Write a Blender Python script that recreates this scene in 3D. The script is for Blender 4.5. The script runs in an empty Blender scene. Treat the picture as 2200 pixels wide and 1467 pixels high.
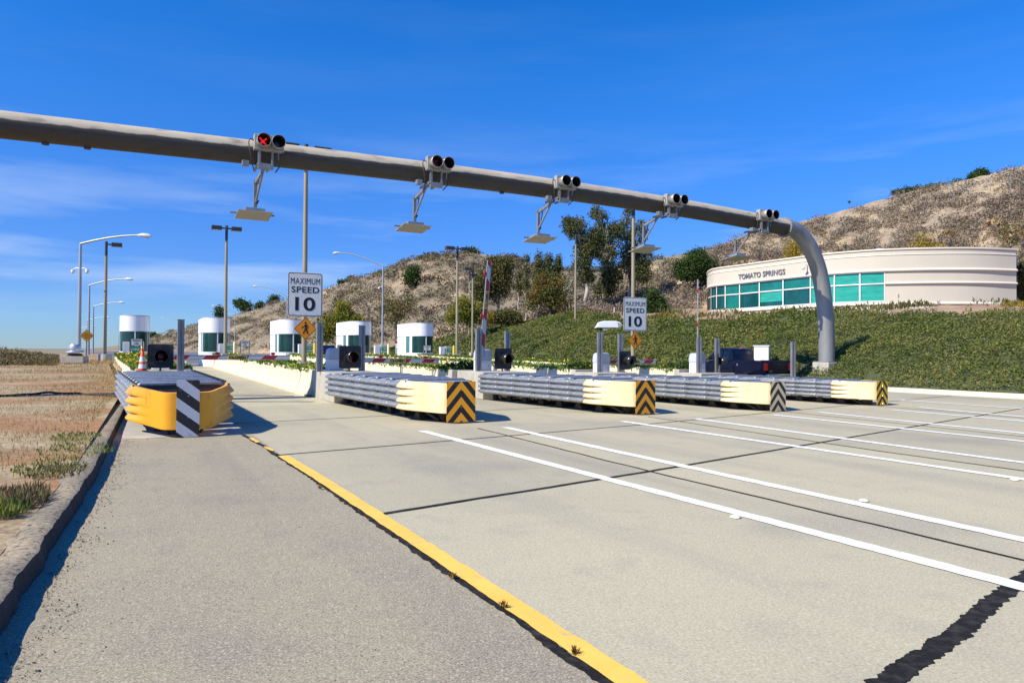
import bpy, math, random
import numpy as np
from mathutils import Vector, Matrix, noise as mnoise

sc = bpy.context.scene
rnd = random.Random(7)
nrng = np.random.default_rng(11)
rad = math.radians

# ------------------------------------------------------------------ camera
# road runs along +Y, X is across it, the camera stands on the asphalt shoulder
CX, CY, F, EYE = 1100.0, 733.5, 1530.0, 1.6
YAW, PITCH, ROLL = rad(28.04), rad(0.80), rad(0.36)
FW = np.array([math.sin(YAW) * math.cos(PITCH), math.cos(YAW) * math.cos(PITCH), math.sin(PITCH)])
_r0 = np.array([math.cos(YAW), -math.sin(YAW), 0.0])
_u0 = np.cross(_r0, FW)
RT = math.cos(ROLL) * _r0 + math.sin(ROLL) * _u0
UP = -math.sin(ROLL) * _r0 + math.cos(ROLL) * _u0
cd = bpy.data.cameras.new('camera')
cam = bpy.data.objects.new('camera', cd)
sc.collection.objects.link(cam)
cd.sensor_width = 36.0
cd.lens = F / 2200 * 36
cd.clip_start = 0.05
cd.clip_end = 20000
cam.matrix_world = Matrix(((RT[0], UP[0], -FW[0], 0), (RT[1], UP[1], -FW[1], 0),
                           (RT[2], UP[2], -FW[2], EYE), (0, 0, 0, 1)))
sc.camera = cam

# ------------------------------------------------------------------ sky, sun, exposure
SUN_EL, SUN_AZ = rad(42), rad(-97)      # azimuth from +Y towards +X: the sun stands to the left
w = bpy.data.worlds.new('World'); sc.world = w; w.use_nodes = True
nt = w.node_tree; nt.nodes.clear()
wo = nt.nodes.new('ShaderNodeOutputWorld'); bg = nt.nodes.new('ShaderNodeBackground')
sky = nt.nodes.new('ShaderNodeTexSky'); sky.sky_type = 'NISHITA'; sky.sun_disc = False
sky.sun_elevation = SUN_EL; sky.sun_rotation = SUN_AZ % (2 * math.pi)
sky.air_density = 1.0; sky.dust_density = 0.05; sky.ozone_density = 6.0; sky.altitude = 0
hs = nt.nodes.new('ShaderNodeHueSaturation'); hs.inputs['Saturation'].default_value = 1.31
hs.inputs['Value'].default_value = 1.08; hs.inputs['Hue'].default_value = 0.512
hz = nt.nodes.new('ShaderNodeMapRange'); hz.inputs[1].default_value = 0.0; hz.inputs[2].default_value = 0.42
hz.interpolation_type = 'SMOOTHSTEP'
hc = nt.nodes.new('ShaderNodeMixRGB'); hc.inputs[1].default_value = (0.33, 0.46, 0.74, 1); hc.inputs[2].default_value = (1, 1, 1, 1)
hm = nt.nodes.new('ShaderNodeMixRGB'); hm.blend_type = 'MULTIPLY'; hm.inputs[0].default_value = 1.0
# thin streaks of cirrus: a real direction-based layer of the sky
tc = nt.nodes.new('ShaderNodeTexCoord')
mp = nt.nodes.new('ShaderNodeMapping'); mp.inputs['Scale'].default_value = (1.6, 1.6, 14)
mp.inputs['Rotation'].default_value = (0.03, -0.05, 0.6)
n1 = nt.nodes.new('ShaderNodeTexNoise'); n1.inputs['Scale'].default_value = 1.7
n1.inputs['Detail'].default_value = 7; n1.inputs['Roughness'].default_value = 0.55
cr = nt.nodes.new('ShaderNodeMapRange'); cr.inputs[1].default_value = 0.47; cr.inputs[2].default_value = 0.75
sx = nt.nodes.new('ShaderNodeSeparateXYZ')
el = nt.nodes.new('ShaderNodeMapRange'); el.inputs[1].default_value = 0.03; el.inputs[2].default_value = 0.09
el2 = nt.nodes.new('ShaderNodeMapRange'); el2.inputs[1].default_value = 0.30; el2.inputs[2].default_value = 0.10
el2.inputs[3].default_value = 0.05; el2.inputs[4].default_value = 1.0
ml = nt.nodes.new('ShaderNodeMath'); ml.operation = 'MULTIPLY'
ml2 = nt.nodes.new('ShaderNodeMath'); ml2.operation = 'MULTIPLY'
ml3 = nt.nodes.new('ShaderNodeMath'); ml3.operation = 'MULTIPLY'; ml3.inputs[1].default_value = 0.5
mx = nt.nodes.new('ShaderNodeMixRGB'); mx.inputs[2].default_value = (4.2, 4.9, 5.7, 1)
L = nt.links.new
L(tc.outputs['Generated'], mp.inputs[0]); L(mp.outputs[0], n1.inputs[0]); L(n1.outputs[0], cr.inputs[0])
L(tc.outputs['Generated'], sx.inputs[0]); L(sx.outputs[2], el.inputs[0]); L(sx.outputs[2], el2.inputs[0])
L(cr.outputs[0], ml.inputs[0]); L(el.outputs[0], ml.inputs[1])
L(ml.outputs[0], ml2.inputs[0]); L(el2.outputs[0], ml2.inputs[1])
L(ml2.outputs[0], ml3.inputs[0])
L(sky.outputs[0], hs.inputs['Color']); L(sx.outputs[2], hz.inputs[0]); L(hz.outputs[0], hc.inputs[0]); L(hs.outputs[0], hm.inputs[1]); L(hc.outputs[0], hm.inputs[2]); L(hm.outputs[0], mx.inputs[1]); L(ml3.outputs[0], mx.inputs[0])
L(mx.outputs[0], bg.inputs[0]); L(bg.outputs[0], wo.inputs[0])
bg.inputs[1].default_value = 0.135

sd = bpy.data.lights.new('sun', 'SUN'); sd.energy = 5.0; sd.angle = rad(0.5); sd.color = (1.0, 0.925, 0.77)
so = bpy.data.objects.new('sun', sd); sc.collection.objects.link(so)
SDIR = Vector((math.sin(SUN_AZ) * math.cos(SUN_EL), math.cos(SUN_AZ) * math.cos(SUN_EL), math.sin(SUN_EL)))
so.rotation_euler = SDIR.to_track_quat('Z', 'Y').to_euler()
so.location = (-30, 0, 40)
sc.view_settings.view_transform = 'Standard'
sc.view_settings.look = 'None'
sc.view_settings.gamma = 1.0
sc.view_settings.exposure = 0.44
sc.cycles.max_bounces = 5
sc.cycles.diffuse_bounces = 3
sc.cycles.transparent_max_bounces = 6


# ------------------------------------------------------------------ measuring helpers
def ray(px, py):
    return FW + RT * (px - CX) / F + UP * (CY - py) / F


def at(px, py, Y=None, z=None, X=None, dep=None):
    """the point of the world seen at a pixel, on the plane Y, z or X = const, or at a depth"""
    d = ray(px, py)
    if Y is not None: t = Y / d[1]
    elif z is not None: t = (z - EYE) / d[2]
    elif X is not None: t = X / d[0]
    else: t = dep
    return np.array([0, 0, EYE]) + d * t


def az_of(px):
    return YAW + math.atan((px - CX) / F)


def polar(px, R):
    a = az_of(px)
    return R * math.sin(a), R * math.cos(a)


def z_at(px, py, R):
    d = ray(px, py)
    return EYE + R * d[2] / math.hypot(d[0], d[1])


def fbm(x, y, z=0.0, o=4):
    return mnoise.fractal(Vector((x, y, z)), 1.0, 2.0, o)


def sstep(a, b, x):
    t = min(1, max(0, (x - a) / (b - a)))
    return t * t * (3 - 2 * t)


# ------------------------------------------------------------------ materials
MATS = {}


def newmat(name):
    m = bpy.data.materials.new(name); m.use_nodes = True
    t = m.node_tree
    b = t.nodes['Principled BSDF']
    return m, t, b


def C4(c):
    return (c[0], c[1], c[2], 1)


def pm(name, c1, c2=None, scale=4.0, rough=0.6, metal=0.0, bump=0.0, bscale=None, lo=0.35, hi=0.65,
       c3=None, s3=30.0, lo3=0.55, hi3=0.7, spec=0.5, stretch=None, detail=5, coat=0.0, a3=1.0, grain=None):
    """principled surface: noise between c1 and c2, an optional second finer pattern c3, bump"""
    if name in MATS: return MATS[name]
    m, t, b = newmat(name)
    N = t.nodes.new; K = t.links.new
    b.inputs['Roughness'].default_value = rough
    b.inputs['Metallic'].default_value = metal
    b.inputs['Specular IOR Level'].default_value = spec
    b.inputs['Coat Weight'].default_value = coat
    b.inputs['Base Color'].default_value = C4(c1)
    tcx = N('ShaderNodeTexCoord'); src = tcx.outputs['Object']
    if stretch:
        mpn = N('ShaderNodeMapping'); mpn.inputs['Scale'].default_value = stretch
        K(src, mpn.inputs[0]); src = mpn.outputs[0]
    if c2 is not None:
        oi = N('ShaderNodeObjectInfo')
        mu = N('ShaderNodeMath'); mu.operation = 'MULTIPLY'; mu.inputs[1].default_value = 37.0
        K(oi.outputs['Random'], mu.inputs[0])
        nz = N('ShaderNodeTexNoise'); nz.noise_dimensions = '4D'
        nz.inputs['Scale'].default_value = scale; nz.inputs['Detail'].default_value = detail
        nz.inputs['Roughness'].default_value = 0.6
        K(src, nz.inputs['Vector']); K(mu.outputs[0], nz.inputs['W'])
        mr = N('ShaderNodeMapRange'); mr.inputs[1].default_value = lo; mr.inputs[2].default_value = hi
        K(nz.outputs[0], mr.inputs[0])
        mxn = N('ShaderNodeMixRGB'); mxn.inputs[1].default_value = C4(c1); mxn.inputs[2].default_value = C4(c2)
        K(mr.outputs[0], mxn.inputs[0]); col = mxn.outputs[0]
        if c3 is not None:
            n3 = N('ShaderNodeTexNoise'); n3.inputs['Scale'].default_value = s3; n3.inputs['Detail'].default_value = 4
            K(src, n3.inputs['Vector'])
            m3 = N('ShaderNodeMapRange'); m3.inputs[1].default_value = lo3; m3.inputs[2].default_value = hi3
            m3.inputs[4].default_value = a3
            K(n3.outputs[0], m3.inputs[0])
            x3 = N('ShaderNodeMixRGB'); x3.inputs[2].default_value = C4(c3)
            K(m3.outputs[0], x3.inputs[0]); K(col, x3.inputs[1]); col = x3.outputs[0]
        if grain:
            ng = N('ShaderNodeTexNoise'); ng.inputs['Scale'].default_value = grain[0]; ng.inputs['Detail'].default_value = 6; ng.inputs['Roughness'].default_value = .7
            K(tcx.outputs['Object'], ng.inputs['Vector'])
            for lo_, hi_, f_ in ((.50, .62, .45), (.48, .36, 1.45)):
                mg = N('ShaderNodeMapRange'); mg.inputs[1].default_value = lo_; mg.inputs[2].default_value = hi_; mg.inputs[4].default_value = grain[1]
                K(ng.outputs[0], mg.inputs[0])
                mm = N('ShaderNodeMixRGB'); mm.blend_type = 'MULTIPLY'; mm.inputs[2].default_value = (f_, f_, f_, 1)
                K(mg.outputs[0], mm.inputs[0]); K(col, mm.inputs[1]); col = mm.outputs[0]
        K(col, b.inputs['Base Color'])
    if bump:
        nb = N('ShaderNodeTexNoise'); nb.inputs['Scale'].default_value = bscale or scale * 6
        nb.inputs['Detail'].default_value = 4
        K(src, nb.inputs['Vector'])
        bp = N('ShaderNodeBump'); bp.inputs['Strength'].default_value = bump; bp.inputs['Distance'].default_value = 0.02
        K(nb.outputs[0], bp.inputs['Height']); K(bp.outputs[0], b.inputs['Normal'])
    MATS[name] = m
    return m


def leafmat(name, cols, trans=0.3, scale=0.5, cl=None):
    """foliage: every leaf its own tint, larger light and dark clumps from noise"""
    if name in MATS: return MATS[name]
    m, t, b = newmat(name)
    N = t.nodes.new; K = t.links.new
    g = N('ShaderNodeNewGeometry')
    rp = N('ShaderNodeValToRGB')
    e = rp.color_ramp.elements
    while len(e) < len(cols): e.new(0.5)
    for i, c in enumerate(cols):
        e[i].position = i / (len(cols) - 1); e[i].color = C4(c)
    tcx = N('ShaderNodeTexCoord')
    nz = N('ShaderNodeTexNoise'); nz.inputs['Scale'].default_value = scale; nz.inputs['Detail'].default_value = 3
    K(tcx.outputs['Object'], nz.inputs['Vector'])
    mr = N('ShaderNodeMapRange'); mr.inputs[1].default_value = 0.3; mr.inputs[2].default_value = 0.7
    mr.inputs[3].default_value = -0.35; mr.inputs[4].default_value = 0.35
    ad = N('ShaderNodeMath'); ad.operation = 'ADD'; ad.use_clamp = True
    K(nz.outputs[0], mr.inputs[0]); K(mr.outputs[0], ad.inputs[0]); K(g.outputs['Random Per Island'], ad.inputs[1])
    K(ad.outputs[0], rp.inputs[0])
    b.inputs['Roughness'].default_value = 0.6
    b.inputs['Specular IOR Level'].default_value = 0.2
    K(rp.outputs[0], b.inputs['Base Color'])
    tr = N('ShaderNodeBsdfTranslucent'); K(rp.outputs[0], tr.inputs[0])
    mxs = N('ShaderNodeMixShader'); mxs.inputs[0].default_value = trans
    K(b.outputs[0], mxs.inputs[1]); K(tr.outputs[0], mxs.inputs[2])
    K(mxs.outputs[0], t.nodes['Material Output'].inputs[0])
    MATS[name] = m
    return m


def emit(name, c, s):
    m, t, b = newmat(name)
    b.inputs['Base Color'].default_value = C4(c)
    b.inputs['Emission Color'].default_value = C4(c)
    b.inputs['Emission Strength'].default_value = s
    return m


def stripes(name, ca, cb, kind, period, slope, duty=0.5, phase=0.0, rough=0.4):
    """two-colour sheeting: 'chevron' (apex up) or 'diagonal' bands in the panel's own x and z"""
    m, t, b = newmat(name)
    N = t.nodes.new; K = t.links.new
    tcx = N('ShaderNodeTexCoord'); s = N('ShaderNodeSeparateXYZ'); K(tcx.outputs['Object'], s.inputs[0])
    xs = s.outputs[0]
    if kind == 'chevron':
        ab = N('ShaderNodeMath'); ab.operation = 'ABSOLUTE'; K(xs, ab.inputs[0]); xs = ab.outputs[0]
    a = N('ShaderNodeMath'); a.operation = 'MULTIPLY_ADD'; a.inputs[1].default_value = slope
    K(xs, a.inputs[0]); K(s.outputs[2], a.inputs[2])
    d = N('ShaderNodeMath'); d.operation = 'MULTIPLY_ADD'; d.inputs[1].default_value = 1 / period
    d.inputs[2].default_value = 10 + phase; K(a.outputs[0], d.inputs[0])
    fr = N('ShaderNodeMath'); fr.operation = 'FRACT'; K(d.outputs[0], fr.inputs[0])
    gt = N('ShaderNodeMath'); gt.operation = 'GREATER_THAN'; gt.inputs[1].default_value = duty; K(fr.outputs[0], gt.inputs[0])
    nz = N('ShaderNodeTexNoise'); nz.inputs['Scale'].default_value = 9; nz.inputs['Detail'].default_value = 6
    K(tcx.outputs['Object'], nz.inputs['Vector'])
    mr = N('ShaderNodeMapRange'); mr.inputs[1].default_value = 0.62; mr.inputs[2].default_value = 0.72
    mr.inputs[4].default_value = 0.35
    K(nz.outputs[0], mr.inputs[0])
    mxn = N('ShaderNodeMixRGB'); mxn.inputs[1].default_value = C4(ca); mxn.inputs[2].default_value = C4(cb)
    K(gt.outputs[0], mxn.inputs[0])
    dx = N('ShaderNodeMixRGB'); dx.inputs[2].default_value = (0.16, 0.12, 0.08, 1)
    K(mr.outputs[0], dx.inputs[0]); K(mxn.outputs[0], dx.inputs[1])
    K(dx.outputs[0], b.inputs['Base Color'])
    b.inputs['Roughness'].default_value = rough
    MATS[name] = m
    return m


def slab_mat(name, c1, c2, dark, grain, grooves=False):
    m, t, b = newmat(name)
    N = t.nodes.new; K = t.links.new
    tcx = N('ShaderNodeTexCoord')
    big = N('ShaderNodeTexNoise'); big.inputs['Scale'].default_value = 0.35; big.inputs['Detail'].default_value = 6
    mid = N('ShaderNodeTexNoise'); mid.inputs['Scale'].default_value = 2.2; mid.inputs['Detail'].default_value = 5
    fin = N('ShaderNodeTexNoise'); fin.inputs['Scale'].default_value = grain; fin.inputs['Detail'].default_value = 3
    sp = N('ShaderNodeTexVoronoi'); sp.inputs['Scale'].default_value = grain * 1.25
    stm = N('ShaderNodeMapping'); stm.inputs['Scale'].default_value = (0.9, 0.07, 1)
    st = N('ShaderNodeTexNoise'); st.inputs['Scale'].default_value = 1.0; st.inputs['Detail'].default_value = 5
    for n in (big, mid, fin, sp): K(tcx.outputs['Object'], n.inputs['Vector'])
    K(tcx.outputs['Object'], stm.inputs[0]); K(stm.outputs[0], st.inputs['Vector'])

    def rng(o, a, z, lo=0.0, hi=1.0):
        r = N('ShaderNodeMapRange'); r.inputs[1].default_value = a; r.inputs[2].default_value = z
        r.inputs[3].default_value = lo; r.inputs[4].default_value = hi
        K(o, r.inputs[0]); return r.outputs[0]

    def mix(f, a, col, typ='MIX'):
        x = N('ShaderNodeMixRGB'); x.blend_type = typ
        K(f, x.inputs[0]); K(a, x.inputs[1]); x.inputs[2].default_value = C4(col); return x.outputs[0]
    x0 = N('ShaderNodeMixRGB'); x0.inputs[1].default_value = C4(c1); x0.inputs[2].default_value = C4(c2)
    K(rng(big.outputs[0], 0.35, 0.65), x0.inputs[0])
    c = x0.outputs[0]
    c = mix(rng(st.outputs[0], 0.50, 0.68, 0, 0.7), c, dark)
    c = mix(rng(mid.outputs[0], 0.54, 0.70, 0, 0.38), c, dark)
    c = mix(rng(big.outputs[0], 0.56, 0.66, 0, 0.6), c, dark)
    c = mix(rng(fin.outputs[0], 0.50, 0.62, 0, 0.46 if not grooves else 0.22), c, [v * 0.45 for v in c1])
    c = mix(rng(fin.outputs[0], 0.49, 0.37, 0, 0.42 if not grooves else 0.2), c, [min(1, v * 1.55) for v in c1])
    sc_ = N('ShaderNodeSeparateColor'); K(sp.outputs['Color'], sc_.inputs[0])
    c = mix(rng(sc_.outputs[0], 0.80, 1.0, 0, 0.75 if not grooves else 0.28), c, [v * 0.38 for v in c1])
    c = mix(rng(sc_.outputs[1], 0.80, 1.0, 0, 0.7 if not grooves else 0.25), c, [min(1, v * 1.6) for v in c1])
    K(c, b.inputs['Base Color'])
    b.inputs['Roughness'].default_value = 0.85
    b.inputs['Specular IOR Level'].default_value = 0.25
    bp = N('ShaderNodeBump'); bp.inputs['Strength'].default_value = 0.16; bp.inputs['Distance'].default_value = 0.006
    K(fin.outputs[0], bp.inputs['Height'])
    if grooves:
        s2 = N('ShaderNodeSeparateXYZ'); K(tcx.outputs['Object'], s2.inputs[0])
        def mth(op, a, b_=None, c_=None):
            q = N('ShaderNodeMath'); q.operation = op
            for i_, v_ in enumerate((a, b_, c_)):
                if v_ is None: continue
                if isinstance(v_, (int, float)): q.inputs[i_].default_value = v_
                else: K(v_, q.inputs[i_])
            return q.outputs[0]
        uu = mth('FLOOR', mth('DIVIDE', mth('SUBTRACT', s2.outputs[0], 1.5), 4.65))
        vv = mth('FLOOR', mth('DIVIDE', mth('SUBTRACT', mth('MULTIPLY_ADD', s2.outputs[0], -.215, s2.outputs[1]), 1.55), 4.72))
        cb = N('ShaderNodeCombineXYZ'); K(uu, cb.inputs[0]); K(vv, cb.inputs[1])
        wn = N('ShaderNodeTexWhiteNoise'); wn.noise_dimensions = '2D'; K(cb.outputs[0], wn.inputs['Vector'])
        tone = N('ShaderNodeMixRGB'); tone.blend_type = 'MULTIPLY'; tone.inputs[0].default_value = 1; K(c, tone.inputs[1])
        tv = N('ShaderNodeCombineColor'); tr_ = rng(wn.outputs['Value'], 0, 1, .90, 1.05)
        K(tr_, tv.inputs[0]); K(tr_, tv.inputs[1]); K(rng(wn.outputs['Value'], 0, 1, .91, 1.03), tv.inputs[2]); K(tv.outputs[0], tone.inputs[2])
        K(tone.outputs[0], b.inputs['Base Color'])
        wv = N('ShaderNodeTexWave'); wv.wave_type = 'BANDS'; wv.bands_direction = 'X'
        wv.inputs['Scale'].default_value = 16; wv.inputs['Distortion'].default_value = 1.2
        K(tcx.outputs['Object'], wv.inputs['Vector'])
        b2 = N('ShaderNodeBump'); b2.inputs['Strength'].default_value = 0.12; b2.inputs['Distance'].default_value = 0.004
        K(wv.outputs[0], b2.inputs['Height']); K(bp.outputs[0], b2.inputs['Normal']); K(b2.outputs[0], b.inputs['Normal'])
    else:
        K(bp.outputs[0], b.inputs['Normal'])
    MATS[name] = m
    return m


M_road = slab_mat('road_concrete', (0.455, 0.415, 0.29), (0.415, 0.378, 0.27), (0.32, 0.295, 0.24), 60, True)
M_asph = slab_mat('shoulder_asphalt', (0.35, 0.305, 0.215), (0.30, 0.262, 0.19), (0.20, 0.185, 0.165), 85)
M_far = pm('far_asphalt', (0.13, 0.13, 0.13), (0.18, 0.17, 0.16), 0.5)
M_wall = pm('cream_concrete', (0.70, 0.62, 0.44), (0.62, 0.55, 0.39), 1.2, 0.85, bump=0.15, bscale=40, c3=(0.42, 0.37, 0.28), s3=2.5, lo3=0.62, hi3=0.8, a3=0.6)
M_conc = pm('raw_concrete', (0.46, 0.43, 0.37), (0.36, 0.34, 0.29), 2.5, 0.88, bump=0.25, bscale=50, c3=(0.24, 0.22, 0.19), s3=7, lo3=0.6, hi3=0.75, a3=0.6)
M_galv = pm('galvanised_rail', (0.33, 0.345, 0.365), (0.25, 0.265, 0.285), 3, 0.42, 0.35, bump=0.04, c3=(0.46, 0.47, 0.49), s3=12, lo3=0.55, hi3=0.7)
M_galvd = pm('galvanised_post', (0.31, 0.315, 0.32), (0.22, 0.225, 0.24), 6, 0.5, 0.5, c3=(0.2, 0.19, 0.18), s3=14, lo3=0.6, hi3=0.75, stretch=(1, 1, 0.3))
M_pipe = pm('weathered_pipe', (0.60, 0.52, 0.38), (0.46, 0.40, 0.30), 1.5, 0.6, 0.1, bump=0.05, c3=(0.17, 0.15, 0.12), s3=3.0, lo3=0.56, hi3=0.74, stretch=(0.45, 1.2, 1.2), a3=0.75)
M_post = pm('post_pipe', (0.33, 0.33, 0.33), (0.23, 0.235, 0.24), 1.5, 0.5, 0.35, c3=(0.22, 0.22, 0.23), s3=4, lo3=0.58, hi3=0.75, stretch=(1.2, 1.2, 0.3), a3=0.6)
M_steel = pm('dark_steel', (0.06, 0.055, 0.05), (0.10, 0.08, 0.06), 5, 0.6, 0.5)
M_black = pm('matt_black', (0.012, 0.012, 0.014), (0.03, 0.03, 0.033), 6, 0.5)
M_rubber = pm('black_rubber', (0.02, 0.02, 0.02), None, rough=0.8)
M_nosey = pm('yellow_nose', (0.80, 0.36, 0.012), (0.72, 0.31, 0.010), 1.8, 0.42, coat=0.1, c3=(0.34, 0.17, 0.03), s3=6, lo3=0.60, hi3=0.72, a3=0.55, stretch=(1, 1, .6))
M_nosec = pm('cream_nose', (0.84, 0.69, 0.42), (0.78, 0.60, 0.30), 1.8, 0.5, c3=(0.45, 0.36, 0.20), s3=6, lo3=0.60, hi3=0.74, a3=0.5, stretch=(1, 1, .6))
M_white = pm('white_enamel', (0.80, 0.81, 0.82), (0.74, 0.75, 0.77), 2, 0.35)
M_grey = pm('grey_enamel', (0.42, 0.44, 0.46), (0.36, 0.38, 0.40), 3, 0.45)
M_lamp = pm('brown_black_lamp', (0.045, 0.045, 0.05), (0.03, 0.03, 0.03), 5, 0.5)
M_tan = pm('tan_pole', (0.36, 0.31, 0.20), (0.30, 0.26, 0.17), 2, 0.5, 0.2, stretch=(1, 1, 0.2))
M_galp = pm('grey_pole', (0.40, 0.43, 0.46), (0.34, 0.37, 0.40), 2, 0.45, 0.3, stretch=(1, 1, 0.2))
M_booth = pm('booth_white', (0.86, 0.87, 0.89), (0.82, 0.83, 0.86), 0.8, 0.4, 0.0, bump=0.02)
M_glass = pm('booth_glass', (0.004, 0.028, 0.028), (0.008, 0.05, 0.046), 1.5, 0.06, spec=0.6)
M_glassb = pm('side_glass', (0.06, 0.20, 0.20), (0.05, 0.17, 0.175), 1.5, 0.08, spec=0.6)
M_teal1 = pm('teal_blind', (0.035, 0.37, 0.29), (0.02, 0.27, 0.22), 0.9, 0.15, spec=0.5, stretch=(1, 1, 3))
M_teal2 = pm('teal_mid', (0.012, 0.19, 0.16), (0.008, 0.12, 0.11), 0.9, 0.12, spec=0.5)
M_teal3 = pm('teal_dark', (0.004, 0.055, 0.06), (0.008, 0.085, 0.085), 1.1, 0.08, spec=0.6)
M_stucco = pm('stucco', (0.56, 0.515, 0.43), (0.53, 0.49, 0.41), 0.6, 0.9, bump=0.12, bscale=30)
M_trim = pm('stucco_trim', (0.68, 0.63, 0.535), (0.65, 0.60, 0.51), 0.6, 0.85)
M_letter = pm('grey_letters', (0.16, 0.17, 0.22), (0.20, 0.21, 0.25), 4, 0.4, 0.3)
M_paint = pm('white_road_paint', (0.86, 0.86, 0.84), (0.80, 0.80, 0.77), 3, 0.7, bump=0.1, bscale=90, c3=(0.46, 0.42, 0.33), s3=9, lo3=0.58, hi3=0.72, a3=0.7)
M_yell = pm('yellow_road_paint', (0.90, 0.55, 0.10), (0.84, 0.48, 0.08), 3, 0.7, bump=0.1, bscale=90, c3=(0.42, 0.36, 0.25), s3=9, lo3=0.60, hi3=0.72, a3=0.75)
M_tar = pm('joint_tar', (0.014, 0.013, 0.012), (0.05, 0.045, 0.038), 14, 0.85, bump=0.4, bscale=60, lo=.45, hi=.7, spec=.2)
M_red = pm('red_reflective', (0.42, 0.015, 0.02), (0.35, 0.01, 0.015), 4, 0.4)
M_signw = pm('sign_white', (0.82, 0.81, 0.78), (0.76, 0.755, 0.73), 2, 0.5, c3=(0.45, 0.46, 0.5), s3=8, lo3=0.66, hi3=0.75)
M_ink = pm('sign_black', (0.008, 0.008, 0.01), None, rough=0.5)
M_orange = pm('sign_orange', (1.0, 0.34, 0.006), (0.95, 0.31, 0.005), 3, 0.45)
M_amber = pm('sign_amber', (0.90, 0.42, 0.01), (0.86, 0.38, 0.01), 3, 0.45)
M_cone = pm('cone_orange', (0.90, 0.09, 0.015), (0.80, 0.07, 0.01), 5, 0.5)
M_silver = pm('silver_sheet', (0.68, 0.69, 0.70), (0.56, 0.57, 0.59), 4, 0.3, 0.7)
M_truck = pm('navy_paint', (0.003, 0.003, 0.012), (0.005, 0.006, 0.022), 2, 0.35, 0.0, coat=0.05, spec=0.25)
M_car = pm('black_paint', (0.01, 0.01, 0.012), None, rough=0.2, coat=0.6)
M_wglass = pm('dark_window', (0.006, 0.008, 0.01), None, rough=0.05, spec=0.7)
M_tail = pm('tail_red', (0.75, 0.02, 0.02), (0.6, 0.012, 0.015), 20, 0.15, coat=0.5)
M_chrome = pm('chrome', (0.75, 0.75, 0.76), None, rough=0.15, metal=1.0)
M_lensred = pm('dark_red_lens', (0.06, 0.004, 0.005), (0.03, 0.002, 0.003), 8, 0.15)
M_lensblk = pm('dark_lens', (0.006, 0.008, 0.01), None, rough=0.1)
M_redx = emit('lit_red_cross', (0.85, 0.02, 0.015), 0.5)
M_green = pm('sign_green', (0.02, 0.30, 0.15), (0.02, 0.26, 0.13), 3, 0.4)
M_bollard = pm('bollard_yellow', (0.90, 0.60, 0.02), (0.85, 0.54, 0.02), 4, 0.5)
M_bollcr = pm('bollard_cream', (0.86, 0.76, 0.42), (0.8, 0.70, 0.38), 4, 0.5)
M_dirt = pm('field_dirt', (0.42, 0.33, 0.19), (0.28, 0.205, 0.11), 1.1, 0.95, bump=0.6, bscale=14, c3=(0.30, 0.135, 0.045), s3=0.42, lo3=0.45, hi3=0.56, a3=0.72, stretch=(.45, 1, 1), grain=(11, .75))
M_dike = pm('old_asphalt', (0.19, 0.165, 0.125), (0.36, 0.29, 0.19), 1.3, 0.95, bump=0.3, grain=(34, .7), bscale=30, c3=(0.06, 0.055, 0.05), s3=20, lo3=0.55, hi3=0.68)
M_soil = pm('planting_soil', (0.10, 0.10, 0.035), (0.06, 0.075, 0.02), 3, 0.95, bump=0.5)
M_slope = pm('slope_base', (0.050, 0.068, 0.024), (0.07, 0.075, 0.03), 0.8, 0.95, bump=0.8, bscale=5)
M_mulch = pm('bark_mulch', (0.30, 0.17, 0.10), (0.36, 0.27, 0.18), 0.7, 0.95, bump=0.7, bscale=6)
M_hill = pm('dry_hillside', (0.34, 0.265, 0.18), (0.23, 0.185, 0.135), 0.16, 0.95, bump=0.9, bscale=0.6, c3=(0.39, 0.295, 0.18), s3=0.16, lo3=0.52, hi3=0.60, detail=8, grain=(1.6, .6))
M_hillf = pm('far_dry_hillside', (0.25, 0.195, 0.125), (0.165, 0.135, 0.09), 0.08, 0.95, bump=0.9, bscale=0.35, c3=(0.36, 0.265, 0.16), s3=0.075, lo3=0.56, hi3=0.64, detail=8, grain=(.8, .6))
M_bark = pm('bark', (0.20, 0.15, 0.10), (0.11, 0.085, 0.06), 5, 0.9, bump=0.5)
M_palebark = pm('pale_bark', (0.52, 0.47, 0.40), (0.36, 0.31, 0.25), 4, 0.85, bump=0.2)
M_cover = leafmat('slope_cover_leaves', [(0.06, 0.085, 0.018), (0.12, 0.155, 0.032), (0.19, 0.22, 0.055), (0.27, 0.23, 0.075)], 0.3, 0.35)
M_euc = leafmat('eucalyptus_leaves', [(0.035, 0.05, 0.014), (0.07, 0.09, 0.024), (0.12, 0.135, 0.04), (0.19, 0.165, 0.06)], 0.25)
M_dkleaf = leafmat('dark_shrub_leaves', [(0.022, 0.045, 0.010), (0.05, 0.09, 0.018), (0.08, 0.125, 0.03)], 0.2)
M_yg = leafmat('yellow_green_leaves', [(0.07, 0.12, 0.015), (0.17, 0.22, 0.03), (0.30, 0.28, 0.04), (0.36, 0.26, 0.04)], 0.35)
M_autumn = leafmat('autumn_leaves', [(0.06, 0.085, 0.02), (0.12, 0.13, 0.03), (0.19, 0.16, 0.04), (0.30, 0.14, 0.045)], 0.35)
M_gold = leafmat('gold_grass', [(0.22, 0.17, 0.03), (0.40, 0.29, 0.04), (0.52, 0.38, 0.05)], 0.35)
M_olive = leafmat('olive_leaves', [(0.07, 0.075, 0.022), (0.12, 0.12, 0.035), (0.17, 0.15, 0.055)], 0.25)
M_scrub = leafmat('grey_scrub', [(0.16, 0.12, 0.09), (0.225, 0.175, 0.135), (0.30, 0.24, 0.185), (0.20, 0.17, 0.095)], 0.15, 0.12)
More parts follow.
